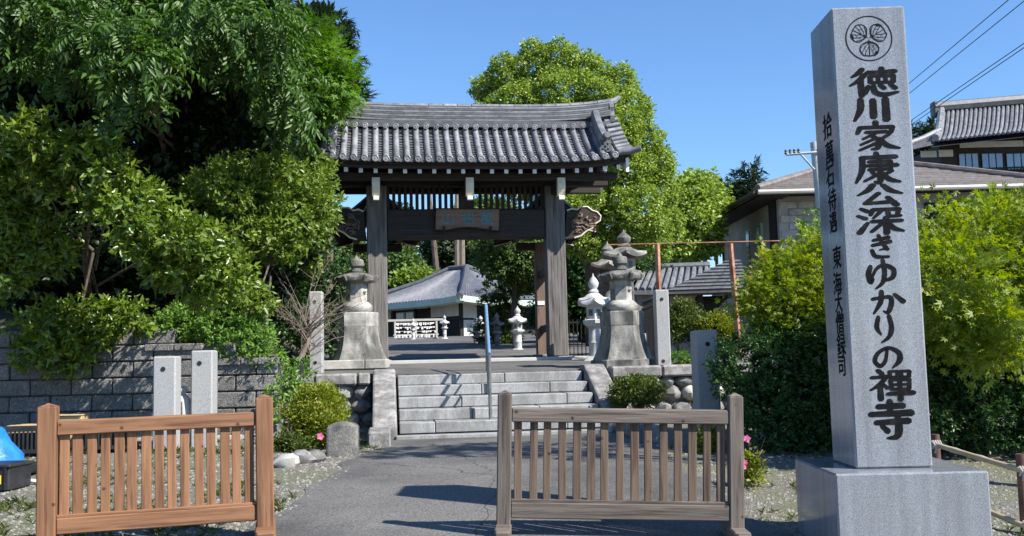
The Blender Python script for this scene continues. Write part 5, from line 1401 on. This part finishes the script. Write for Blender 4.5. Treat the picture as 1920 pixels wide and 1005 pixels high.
cl = poly_clumps([(500, 500), (560, 480), (640, 480), (650, 560), (640, 660), (540, 670), (490, 600)], 26, lambda x, y, r: 18.4 + r.uniform(-.5, .5), .3, .5, 126, .85, .6, .5)
tree('undergrowth_bush', 'dark undergrowth behind the bare twigs left of the lantern', 'bush', (at(580, 640, 18.4).x, 18.4, .9), cl, 'rosette', .95, 45, LM['shrub'], 136, None, .04, .1, limbs=8, crown='leaves')
# bare branching shrub under the yellow-green tree
p = at(548, 660, 16.0)
bs = thing('bare_tree', 'leaning pale trunk with bare twigs behind the slim left granite post', 'tree', (p.x, 16.0, .85), 0, 'trees on the left bank')
r_ = random.Random(12); mb = MB()
tops_ = []
mb.tube([(0, 0, -.1), (.12, 0, .3), (.24, .05, .6), (.30, .1, .85)], [.06, .052, .042, .022], 8)
for k in range(34):
    s0 = Vector((.12 + r_.uniform(0, .18), 0.03, .4 + r_.uniform(0, .5))); d = Vector((r_.uniform(-.7, 1.0), r_.uniform(-.4, .5), r_.uniform(.25, .95)))
    m_ = s0 + d * .45 + Vector((0, 0, .07)); e = s0 + d * r_.uniform(.8, 1.2)
    mb.tube([s0, m_, e], [.011, .006, .002], 5)
    for j in range(5):
        m2 = s0.lerp(e, r_.uniform(.3, .9)); mb.tube([m2, m2 + Vector((r_.uniform(-.3, .3), r_.uniform(-.2, .2), r_.uniform(-.05, .35)))], [.004, .0015], 4)
mb.build('trunk', M['pale_bark'], bs, True)
# conifer behind the gate's left end
cl = [pc(x, y, 34, r, .6) for x, y, r in ((590, 60, .8), (615, 50, .7), (630, 75, .6), (600, 95, .9), (640, 110, .7), (625, 140, .8), (650, 185, .7), (630, 190, .9), (590, 140, 1.1), (660, 190, .45), (585, 45, .7), (600, 220, 1.2))]
tree('dark_pine', 'dark blue-green pine rising behind the feathery tree', 'tree', (at(610, 600, 34).x, 34, 1.6), cl, 'needle', 1.0, 22, LM['conifer'], 37, None, .22, .0, limbs=10)
# camphor behind the gate
cam_poly = [(882, 205), (886, 150), (930, 112), (950, 92), (1010, 84), (1060, 76), (1110, 92), (1165, 112), (1205, 155), (1215, 205), (1255, 255), (1272, 320), (1278, 420), (1250, 470), (1090, 480), (1020, 440), (960, 330), (890, 270)]
def camY(x, y, r):
    q = ((x - 1080) / 200) ** 2 + ((y - 290) / 220) ** 2
    return 28.5 - 2.6 * math.sqrt(max(0, 1 - q)) + r.uniform(-.5, .6)
def lobes(L, Yf, n, sub, seed, flat=.9):
    r = random.Random(seed); out = []
    for px, py, rad in L:
        Y = Yf(px, py, r); c = at(px, py, Y)
        out.append((c.x, c.y, c.z, rad * .72, rad * .72, rad * .68))
        for k in range(n):
            d = Vector((r.gauss(0, 1), r.gauss(0, 1) - .25, r.gauss(0, 1) + .2)).normalized() * rad * r.uniform(.62, .80); q = rad * sub * r.uniform(.75, 1.25)
            out.append((c.x + d.x, c.y + d.y, c.z + d.z * flat, q, q, q * .9))
    return out
cl = lobes([(915, 172, .5), (938, 218, .65), (955, 138, .6), (1000, 122, .65), (985, 190, .8), (1045, 112, .62), (1060, 175, .8), (1108, 134, .5), (1120, 195, .8), (1160, 162, .55), (1184, 212, .62), (1155, 248, .75), (1208, 262, .6), (1225, 312, .65), (1178, 315, .8), (1240, 362, .6), (1198, 385, .85), (1242, 425, .6), (1140, 405, .85), (1180, 445, .75), (1040, 235, .9), (1100, 300, 1), (1000, 260, .9), (1225, 458, .55), (1110, 455, .7), (930, 262, .6), (1000, 330, .9), (1060, 360, .9)], camY, 13, .36, 27)
tree('camphor_tree', 'large rounded camphor tree with yellow-green crown rising behind the gate roof', 'tree', (at(1120, 600, 28.5).x, 28.5, tz(8)), cl, 'tuft', .56, 92, LM['camphor'], 38, None, .35, .3, limbs=16, shell=(.55, 1.08), cull=.8)
cl = poly_clumps([(1255, 370), (1275, 325), (1310, 315), (1345, 340), (1362, 380), (1350, 420), (1340, 490), (1230, 500), (1230, 440)], 36, lambda x, y, r: 38 + r.uniform(-1, 1), .7, 1.05, 29, .85, .7)
tree('rounded_tree', 'smaller yellow-green round tree between the camphor and the house', 'tree', (at(1300, 600, 38).x, 38, 1.8), cl, 'tuft', 1.25, 20, LM['camphor'], 39, None, .25, .2)
for i, (x, y0, y1, Y, w, lab) in enumerate(((1403, 318, 420, 75, 1.3, 'tall narrow blue-green conifer beyond the house eave'), (1368, 345, 430, 78, 2.2, 'low blue-green conifer on the ridge left of the tall narrow one'), (1345, 352, 430, 80, 1.8, 'small far conifer beside the round tree'),)):
    cl = []; n = 9
    for k in range(n):
        t = k / (n - 1); cl.append(pc(x + random.Random(k + i).uniform(-4, 4), y0 + (y1 - y0) * t, Y, .45 + w * t * .8, .7))
    tree('far_conifer', lab, 'tree', (at(x, 600, Y).x, Y, 2), cl, 'needle', 1.9, 8, LM['conifer'], 60 + i, 'far conifers on the skyline', .2, .3, limbs=3)
for i, (x, y) in enumerate(((1718, 246), (1760, 243))):
    cl = [pc(x + dx, y + dy, 75, r) for dx, dy, r in ((0, 0, .5), (-6, 8, .7), (6, 10, .7), (0, 20, 1.0), (10, 24, .9))]
    tree('far_conifer', ('far dark treetop beside the flared skirt roof', 'far dark treetop peeping over the skirt roof ridge')[i], 'tree', (at(x, 600, 75).x, 75, 2), cl, 'needle', 1.6, 10, LM['conifer'], 70 + i, 'far conifers on the skyline', .2, .3, limbs=2)
# wood behind the hall
hill = MB(); hxs = [-60, -40, -25, -14, -6, 2, 8, 20, 40, 60]
hill.grid(lambda i, j: (hxs[i], (66, 75, 90, 120)[j], (2.5, 5, 10, 14)[j] * (1 if hxs[i] < 4 else .55)), len(hxs), 4); struct(hill.build('hill', M['soil'], smooth=True, fix=False))
far = [((705, 800, 455, 560), 60, 'far', 'mid-green rounded tree left behind the hall roof', 1.5), ((735, 830, 505, 560), 57.5, 'farlight', 'bright yellow-green low tree right behind the hall roof', 1.2), ((790, 900, 395, 520), 66, 'conifer', 'dark tall tree in the wood behind the hall ridge', 1.8),
       ((880, 980, 420, 540), 64, 'far', 'green tree behind the right slope of the hall roof', 1.7), ((700, 790, 380, 470), 70, 'conifer', 'dark tree of the far wood above the left of the hall', 2.0), ((960, 1090, 400, 560), 60, 'far', 'green tree in the wood seen beside the rear gate post', 1.8), ((820, 1010, 370, 450), 72, 'far', 'tall green tree seen through the gate lattice', 2.0), ((560, 720, 420, 600), 58, 'far', 'green tree of the far wood left of the hall', 1.8)]
for i, ((x0, x1, y0, y1), Y, m, lab, rr_) in enumerate(far):
    poly = [(x0, y1), (x0 + (x1 - x0) * .1, y0 + (y1 - y0) * .35), ((x0 + x1) / 2, y0), (x1 - (x1 - x0) * .1, y0 + (y1 - y0) * .35), (x1, y1)]
    cl = poly_clumps(poly, 22, lambda x, y, r: Y + r.uniform(-1.2, 1.2), rr_ * .5, rr_ * .8, 80 + i, .85, .55)
    tree('wood_tree', lab, 'tree', (at((x0 + x1) / 2, 600, Y).x, Y, 3), cl, 'tuft', 1.9, 9, LM[m], 90 + i, 'trees of the wood behind the hall', .3, .2, limbs=6)
for i, (x, y0, y1) in enumerate(((818, 440, 560), (857, 445, 560), (866, 445, 560))):
    a, b = at(x - (14 if i == 0 else 0), y0 - 80, 62), at(x + (10 if i == 0 else 0), y1, 62)
    mb = MB(); b.z = 3.0; mb.tube([b, b.lerp(a, .5), a], [.22, .19, .14], 8); o = mb.build('cedar_trunk', M['pale_bark'] if i else M['bark'], None, True)
    tag(o, ('dark leaning trunk rising behind the hall ridge', 'pale straight cedar trunk behind the hall, left of its twin', 'pale straight cedar trunk behind the hall, right of its twin')[i], 'tree trunk', 'trunks behind the hall')
# tree shading the yard right of the hall, and pine by the lanterns
cl = poly_clumps([(880, 460), (910, 435), (1030, 430), (1040, 470), (1030, 550), (985, 548), (945, 530), (900, 505)], 34, lambda x, y, r: 31 + r.uniform(-1, 1), .45, .8, 44, .8, .7)
tree('yard_tree', 'dark leafy tree overhanging the hall roof inside the gate', 'tree', (at(968, 650, 31).x, 31, tz(11)), cl, 'tuft', .8, 34, LM['far'], 45, None, .13, .3)
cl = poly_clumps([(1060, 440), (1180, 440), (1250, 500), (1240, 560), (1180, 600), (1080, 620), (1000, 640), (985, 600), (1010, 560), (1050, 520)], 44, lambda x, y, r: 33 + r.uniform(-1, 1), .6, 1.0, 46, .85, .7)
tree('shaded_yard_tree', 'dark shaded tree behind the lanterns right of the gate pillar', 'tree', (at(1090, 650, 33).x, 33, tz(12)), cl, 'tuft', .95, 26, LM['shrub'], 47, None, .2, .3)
cl = [pc(*a, .45) for a in ((930, 545, 33, .5), (945, 560, 32.8, .45), (925, 572, 32.5, .5), (955, 590, 32.5, .5), (935, 600, 32.3, .55), (955, 620, 32.2, .45), (930, 632, 32, .45), (905, 625, 33, .35), (960, 640, 32, .3))]
tree('garden_pine', 'layered garden pine with pale leaning stems among the slim lanterns', 'tree', (at(948, 660, 32.4).x, 32.4, at(948, 658, 32.4).z), cl, 'needle', .5, 60, LM['pine'], 48, None, .1, -.2, bark='pale_bark', limbs=9)
# hedges
def hedge(label, px0, px1, py0, py1, Y, m, seed, name='hedge'):
    a, b = at(px0, py1, Y), at(px1, py0, Y); r = random.Random(seed); cl = []
    for k in range(16):
        cl.append((r.uniform(a.x + .12, b.x - .12), Y + r.uniform(-.15, .3), r.uniform(a.z, b.z - .15), .26, .26, .24))
    tree(name, label, 'hedge', ((a.x + b.x) / 2, Y + .1, tz(-1)), cl, 'small', 1.7, 160, LM[m], seed, 'clipped hedges right of the gate', .03, 0, trunk=True, limbs=6, crown='leaves')
hedge('dark green clipped hedge beside the slim rust-streaked post', 1255, 1308, 572, 645, 20.0, 'clipped', 101)
hedge('bright green clipped hedge at the foot of the leaning rusty post', 1322, 1378, 590, 640, 19.4, 'azalea', 102)
p = at(1278, 690, 17.3)
cl = [pc(x, y, 17.3, .12) for x, y in ((1262, 672), (1275, 668), (1290, 675), (1270, 682), (1298, 682), (1285, 685))]
tree('weed_patch', 'fresh bright green weeds behind the low wall right of the slim post', 'plant', (p.x, 17.3, tz(-2.8)), cl, 'rosette', .5, 260, LM['feather'], 103, None, trunk=False, crown='leaves')
# maples on the right
def mapY(Y0, d): return lambda x, y, r: Y0 + r.uniform(-d, d)
cl = poly_clumps([(1392, 560), (1408, 520), (1430, 485), (1480, 475), (1530, 455), (1600, 440), (1660, 450), (1660, 640), (1500, 660), (1430, 640), (1386, 600)], 50, mapY(12.6, .7), .24, .40, 51, .45, .7, 1.25)
cl += [pc(1432, 488, 12.2, .13, .4), pc(1455, 490, 12.2, .18, .4), pc(1424, 550, 12.0, .2, .45), pc(1416, 580, 12.0, .2, .45), pc(1545, 455, 12.2, .2, .4)]
tree('maple_tree', 'sunlit yellow-green maple between the rusty post and the monument', 'tree', (3.9, 12.8, gz(3.9, 12.8)), cl, 'maple', .88, 150, LM['maple'], 52, 'maples beside the monument', .06, -.05, limbs=12, up=.5)
cl = poly_clumps([(1640, 450), (1715, 430), (1765, 402), (1850, 378), (1900, 375), (2080, 378), (2080, 670), (1900, 660), (1840, 680), (1740, 660), (1680, 620)], 80, mapY(11.2, .8), .26, .44, 53, .45, .7, 1.15)
cl += [pc(1764, 398, 10.9, .11, .5), pc(1728, 418, 10.9, .11, .5), pc(1800, 520, 9.9, .36, .4), pc(1770, 560, 9.8, .34, .4), pc(1850, 590, 9.7, .34, .4), pc(1890, 610, 9.7, .3, .4), pc(1820, 640, 9.8, .3, .4), pc(1870, 660, 9.7, .3, .4), pc(1790, 610, 9.8, .3, .4), pc(1755, 510, 10, .28, .4)]
tree('maple_tree', 'broad yellow-green maple on the bamboo-fence side of the monument', 'tree', (5.2, 11.4, gz(5.2, 11.4)), cl, 'maple', .88, 140, LM['maple'], 54, 'maples beside the monument', .08, -.05, limbs=16, up=.5)
cl = poly_clumps([(1345, 660), (1380, 640), (1440, 610), (1580, 600), (1640, 620), (1640, 850), (1560, 850), (1450, 840), (1400, 790), (1365, 740)], 60, mapY(12.0, .5), .24, .42, 55, .8, .7)
cl += [pc(1360, 680, 11.8, .22), pc(1375, 720, 11.7, .24), pc(1400, 760, 11.6, .26), pc(1430, 800, 11.5, .26), pc(1480, 830, 11.4, .24), pc(1540, 835, 11.4, .24)]
tree('broadleaf_shrub', 'dense dark green shrub behind the weathered barrier and the monument base', 'bush', (3.6, 12.1, gz(3.6, 12.1)), cl, 'rosette', .62, 120, LM['shrub'], 56, 'shrubs under the maples', .05, .05, limbs=14)
cl = poly_clumps([(1640, 640), (2060, 640), (2060, 830), (1900, 840), (1640, 830)], 60, mapY(11.4, .6), .28, .46, 57, .8, .7)
tree('broadleaf_shrub', 'dense dark shrub under the broad maple behind the bamboo fence', 'bush', (5.0, 11.6, gz(5, 11.6)), cl, 'rosette', .66, 105, LM['shrub'], 58, 'shrubs under the maples', .05, .05, limbs=14)
# unseen sparse tree added on the right so its shade falls before the stairs
cl = [(x, y, z, r, r, r * .6) for x, y, z, r in ((5.2, 7.9, 7.1, .42), (5.7, 8.1, 7.3, .5), (6.3, 8.0, 7.0, .5), (6.8, 8.3, 7.4, .5), (7.3, 8.2, 7.1, .45), (6.0, 8.6, 6.8, .38), (6.9, 7.6, 6.7, .38))]
tree('added_shade_tree', 'unseen sparse tree added beyond the bamboo fence to shade the foot of the stairs', 'tree', (6.6, 8.3, gz(6.6, 8.3)), cl, 'rosette', 1.2, 34, LM['fresh'], 151, None, .09, .2, limbs=7)
# grey bare twigs and small tree before the house
p = at(1535, 480, 20); cl = [pc(x, y, 20, .28) for x, y in ((1515, 450), (1535, 430), (1528, 415), (1550, 425), (1548, 455))]
tree('thin_tree', 'thin young tree with pale bare stems before the house corner', 'tree', (p.x, 20, 1.0), cl, 'rosette', .8, 40, LM['ivy'], 59, None, .035, .3, bark='pole', limbs=6)
# azaleas
def azalea(name, label, px, py, Y, rx, rz, m, seed, n, group):
    c = at(px, py, Y); r = random.Random(seed); cl = [(c.x, Y, c.z, rx * .7, rx * .6, rz * .8)]
    for k in range(n):
        a, e = r.uniform(0, 6.28), r.uniform(-.5, 1.4)
        cl.append((c.x + rx * .72 * math.cos(a) * math.cos(e), Y + rx * .6 * math.sin(a) * math.cos(e), c.z + rz * .75 * math.sin(e), rx * r.uniform(.24, .36), rx * r.uniform(.24, .36), rz * r.uniform(.24, .34)))
    return tree(name, label, 'bush', (c.x, Y, gz(c.x, Y) if Y < 15 else .3), cl, 'small', 1.35, 300, LM[m], seed, group, .03, -.3, limbs=10, crown='leaves')
azalea('azalea_bush', 'large yellow-green azalea bush beside the dark stone bollard', 600, 790, 13.0, .50, .44, 'azalea', 111, 16, 'azaleas at the stairs')
azalea('azalea_bush', 'round dark azalea shrub under the right field-stone wall', 1195, 742, 14.8, .43, .25, 'clipped', 112, 24, 'azaleas at the stairs')
azalea('azalea_bush', 'small sparse azalea with pink flowers beside the weathered barrier post', 1405, 888, 9.3, .13, .15, 'azalea', 113, 9, 'azaleas at the stairs')
azalea('azalea_bush', 'little yellow azalea sprig behind the weathered barrier by the granite post', 1330, 830, 11.6, .16, .22, 'azalea', 114, 9, 'azaleas at the stairs')
azalea('ground_shrub', 'low green shrub between the azalea and the orange-brown barrier', 545, 840, 12.6, .28, .14, 'clipped', 115, 14, None)
# pink azalea flowers
fl = None
for i, (px, py, Y, s, lab) in enumerate(((1393, 870, 9.2, .05, 'pink azalea flower on the small sparse azalea, upper of the cluster'), (1386, 874, 9.18, .055, 'pink azalea flower on the small sparse azalea, lower of the cluster'), (1400, 823, 10.6, .045, 'single pink flower against the dark shrub'), (601, 818, 12.5, .05, 'single pink flower on the large yellow-green azalea'), (1375, 826, 10.9, .03, 'tiny pink flower at the edge of the dark shrub'))):
    r = random.Random(i); mb = MB()
    for k in range(5):
        a = 2 * math.pi * k / 5 + r.uniform(-.2, .2); d = Vector((math.cos(a), -.25, math.sin(a))); t = Vector((-math.sin(a), 0, math.cos(a)))
        c = Vector((0, 0, 0)); mb.add([c, c + d * s * .6 + t * s * .42, c + d * s * 1.05, c + d * s * .6 - t * s * .42], [(0, 1, 2), (0, 2, 3)])
    mb.tube([(0, 0, 0), (0, -s * .9, s * .2)], s * .05, 4)
    o = mb.build('azalea_flower', M['pink'], fix=False); o.location = at(px, py, Y); tag(o, lab, 'flower', 'pink azalea flowers')

# ------------------------------------------------------------------ gravel stones, weeds, rocks
rg = np.random.default_rng(5)
def pebbles(name, n, fx, label, seed):
    r = random.Random(seed); V = []; Fc = []
    base = [(0, 0, .7), (1, 0, 0), (.3, .95, 0), (-.8, .6, 0), (-.8, -.6, 0), (.3, -.95, 0)]
    fs = [(0, 1, 2), (0, 2, 3), (0, 3, 4), (0, 4, 5), (0, 5, 1)]
    for k in range(n):
        x, y = fx(r); s = .008 + .022 * r.random() ** 2.2; a = r.uniform(0, 6.28); ca, sa = math.cos(a), math.sin(a)
        z = gz(x, y); q = r.uniform(.6, 1); o = len(V)
        for p in base: V.append((x + s * (p[0] * ca - p[1] * q * sa), y + s * (p[0] * sa + p[1] * q * ca), z + s * p[2] * r.uniform(.7, 1.1)))
        Fc += [tuple(i + o for i in f) for f in fs]
    mb = MB(); mb.v = V; mb.f = Fc; o = mb.build(name, M['pebble'], fix=False); o['kind'] = 'stuff'; tag(o, label, 'gravel')
def left_yard(r):
    while True:
        y = 6 + 7.8 * r.random() ** 1.3; x = r.uniform(-.56 * y, -1.7)
        if x < path_edges(y)[0] + abs(r.gauss(0, .07)): return x, y
def right_yard(r):
    while True:
        y = 6.2 + 6 * r.random() ** 1.4; x = r.uniform(1.6, .56 * y)
        if x > path_edges(y)[1] - abs(r.gauss(0, .07)): return x, y
pebbles('gravel_stones', 7000, left_yard, 'loose pale gravel on the yard left of the asphalt path', 1)
pebbles('gravel_stones', 6000, right_yard, 'loose pale gravel on the ground beside the monument', 2)
def weeds(name, pts, kind, size, m, label, seed):
    rg = np.random.default_rng(seed); P = np.array(pts); n = len(P)
    a = rg.uniform(0, 6.28, n); X = np.stack([np.cos(a), np.sin(a), np.zeros(n)], 1); U = np.tile([0, 0, 1.0], (n, 1))
    o = link(name, scatter_mesh(name, kind, P, X, U, size * rg.uniform(.5, 1.3, n), LM[m], seed)); o['kind'] = 'stuff'; tag(o, label, 'grass')
r = random.Random(8); pts = []
cen = [left_yard(r) for _ in range(90)]
for c in cen:
    for k in range(r.randint(4, 22)):
        x, y = c[0] + r.gauss(0, .16), c[1] + r.gauss(0, .16)
        if x < path_edges(y)[0] - .03: pts.append((x, y, gz(x, y)))
weeds('yard_grass', pts, 'blade', .55, 'grass', 'sparse short grass growing through the left gravel yard', 1)
pts = []
for c in [right_yard(r) for _ in range(14)]:
    for k in range(r.randint(3, 14)):
        x, y = c[0] + r.gauss(0, .14), c[1] + r.gauss(0, .14)
        if x > path_edges(y)[1]: pts.append((x, y, gz(x, y)))
weeds('gravel_grass', pts, 'blade', .5, 'grass', 'sparse grass tufts in the gravel beside the monument', 2)
pts = []
for k in range(420):
    u = r.choice((r.uniform(-4.6, -1.95), r.uniform(-3.2, -2.0), r.uniform(1.9, 4.5))); p = G(u, -4.12 + r.uniform(-.1, .25), .91); pts.append(tuple(p))
for k in range(60):
    u = r.choice((-.9, .15, .45, .9)) + r.gauss(0, .08); q = r.choice((3, 3, 3, 4)); p = G(u, V0 + q * TREAD + TREAD - .03, (q + 1) * RISE + .055); pts.append(tuple(p))
weeds('curb_weeds', pts, 'rosette', .28, 'feather', 'small green weeds along the terrace curb and step joints', 3)
for i, (px, py, Y, s, mname, lab) in enumerate(((565, 870, 11.4, .13, 'moss_stone', 'grey rock at the foot of the azalea beside the dark rock'), (538, 880, 11.1, .13, 'pale_stone', 'pale pinkish rock next to the right post of the orange-brown barrier'), (590, 876, 11.5, .12, 'dark_stone', 'dark low rock between the grey rock and the bollard'))):
    p = at(px, py, Y); rr = random.Random(40 + i); ph = [rr.uniform(.8, 1.15) for _ in range(60)]
    mb = MB(); mb.lathe([(.6, -.5), (1, 0), (.85, .5), (.35, .8)], 9, warp=lambda r, z, k, n, j: (r * ph[(k * 3 + j) % 60], z * ph[k + j])); mb.v = [(a * s * 1.3, b * s, c * s) for a, b, c in mb.v]
    o = mb.build('rock', M[mname], None, True); o.location = (p.x, Y, gz(p.x, Y) + s * .3); tag(o, lab, 'rock', 'rocks edging the azalea bed')

# ------------------------------------------------------------------ bamboo fence on the right
bf = thing('bamboo_fence', 'low bamboo rail fence with brown posts and rope knots right of the monument', 'fence', (3.6, 8.3, gz(3.6, 8.3)))
o_ = bf.location
A_, B_ = at(1752, 833, 8.4), at(1915, 882, 7.5); ex = B_ + (B_ - A_) * .8
A2_, B2_ = at(1752, 918, 8.4), at(1915, 984, 7.5); ex2 = B2_ + (B2_ - A2_) * .8
for a, e in ((A_ - (B_ - A_) * .05, ex), (A2_ - (B2_ - A2_) * .05, ex2)):
    mb = MB(); pts = []; rad = []
    for k in range(25):
        pts.append(a.lerp(e, k / 24) - o_); rad.append(.021 if k % 4 else .025)
    mb.tube(pts, rad, 10); mb.build('bamboo_rail', M['bamboo'], bf, True)
for q, py in ((A_, 815), (B_, 852)):
    t = at(1757 if q is A_ else 1918, py, q.y); g = gz(q.x, q.y)
    mb = MB(); mb.tube([Vector((t.x, q.y + .04, g - .1)) - o_, Vector((t.x, q.y + .04, t.z)) - o_], .035, 10); mb.build('post', M['brown_post'], bf, True)
    for zz in (q.z, (A2_ if q is A_ else B2_).z):
        mb = MB()
        for k in range(4): mb.tube([Vector((q.x - .03 + .02 * k, q.y - .03, zz + .035)) - o_, Vector((q.x - .02 + .02 * k, q.y - .05, zz)) - o_, Vector((q.x - .03 + .02 * k, q.y - .03, zz - .035)) - o_], .009, 5)
        mb.tube([Vector((q.x, q.y - .05, zz)) - o_, Vector((q.x - .03, q.y - .07, zz - .07)) - o_], .007, 5)
        mb.build('rope_knot', M['rope'], bf, True)

# ------------------------------------------------------------------ things by the block wall at the left edge
p = at(-8, 885, 10.6)
tp = thing('blue_tarp_heap', 'heap covered by a bright blue tarp at the left edge', 'tarp', (p.x - .15, 10.6, gz(p.x, 10.6)))
mb = MB(); rr = random.Random(3); ph = [rr.uniform(.86, 1.1) for _ in range(200)]
zt = at(5, 788, 10.6).z - gz(p.x, 10.6)
mb.lathe([(.46, .16), (.42, .18), (.37, .26), (.29, .40), (.21, .54), (.14, zt - .06), (.05, zt)], 22, warp=lambda r, z, k, n, i: (r * ph[(k * 5 + i) % 200] * (1 + .08 * math.cos(2 * math.pi * k * 3 / n)), z)); mb.build('tarp', M['tarp'], tp, True)
mb = MB(); mb.box((.1, -.26, .155), (.8, .4, .016), .006); mb.build('tarp_flap', M['tarp'], tp)
mb = MB(); mb.box((0, 0, .10), (1.0, .8, .10), .02); mb.build('pallet', M['plastic'], tp)
mb = MB(); mb.box((.12, -.52, .19), (.5, .05, .05), .006); mb.build('plank', M['plaque'], tp)
p = at(5, 900, 9.9)
cr = thing('black_crate', 'black plastic crate with a yellow label in front of the blue tarp', 'crate', (p.x - .12, 9.9, gz(p.x, 9.9)), R(-4))
mb = MB(); mb.box((0, 0, .13), (.62, .40, .24), .012); mb.build('body', M['plastic'], cr)
for k in range(8):
    mb = MB(); mb.box((-.28 + k * .08, -.205, .13), (.02, .02, .22)); mb.build('rib', M['plastic'], cr)
mb = MB(); mb.box((0, 0, .25), (.66, .44, .03), .008); mb.build('rim', M['plastic'], cr)
mb = MB(); mb.box((.14, -.217, .12), (.20, .006, .085)); mb.build('yellow_label', M['yellow'], cr)
def slatcrate(px, py, Y, w, label):
    p = at(px, py, Y); c = thing('slatted_crate', label, 'crate', (p.x, Y, gz(p.x, Y)), R(3), 'dark slatted crates along the block wall')
    mb = MB(); mb.box((0, 0, .17), (w - .04, .3, .2)); mb.build('inner', M['dark'], c)
    for zz in (.06, .33):
        mb = MB(); mb.box((0, 0, zz), (w, .36, .05), .006); mb.build('frame', M['plastic'], c)
    n = 12
    me = MB().box((0, 0, 0), (.018, .02, .24)).mesh('slat', M['plastic'])
    for k in range(n):
        o = link('slat', me, c); o.location = (-w / 2 + .03 + (w - .06) * k / (n - 1), -.17, .195)
slatcrate(58, 878, 12.2, .62, 'black slatted crate just right of the blue tarp')
slatcrate(205, 870, 12.4, .62, 'black slatted crate seen through the orange-brown barrier')
for i, (px, py, Y, d, lab, mm) in enumerate(((65, 850, 12.9, (.55, .3, .30), 'cardboard box by the block wall beside the barrier post', 'box_tan'), (42, 838, 13.3, (.9, .25, .26), 'long pale timber stacked against the block wall', 'planks'), (130, 850, 12.9, (.42, .3, .42), 'upright cardboard box seen through the barrier slats', 'box_tan'), (190, 860, 12.6, (.5, .3, .34), 'grey plastic tub behind the barrier slats', 'pole'))):
    p = at(px, py, Y); t = thing('storage_box' if mm != 'planks' else 'timber_stack', lab, 'box' if mm != 'planks' else 'timber', (p.x, Y, gz(p.x, Y)), R(4 * i - 6))
    if mm == 'planks':
        for k in range(4):
            mb = MB(); mb.box((rnd.uniform(-.06, .06), rnd.uniform(-.01, .01), .035 + .065 * k), (d[0] * 1.2, .1, .06), .004); mb.build('plank', M['planks'], t)
    else:
        mb = MB(); mb.box((0, 0, d[2] / 2), d, .01); mb.build('body', M[mm], t)
        mb = MB(); mb.box((0, -.02, d[2] + .006), (d[0] + .02, d[1] + .02, .012), .003); mb.build('lid', M[mm], t)
p = at(62, 918, 10.2); mb = MB(); mb.tube([(-.13, 0, .05), (.14, -.05, .02)], .022, 8); o = mb.build('pipe_offcut', M['white_paint'], None, True); o.location = (p.x, 10.2, gz(p.x, 10.2)); tag(o, 'short white pipe offcut lying on the grass by the crates', 'pipe')
# bucket behind the ivy
p = at(560, 690, 15.6); mb = MB(); mb.lathe([(.12, 0), (.15, .02), (.17, .30), (.185, .30), (.185, .33), (.165, .33), (.14, .05)], 18); o = mb.build('plant_pot', M['plastic'], None, True); o.location = (p.x, 15.6, .86); tag(o, 'dark plastic plant pot at the end of the creeper', 'pot')
print('LEAF TRIS', TRIS)
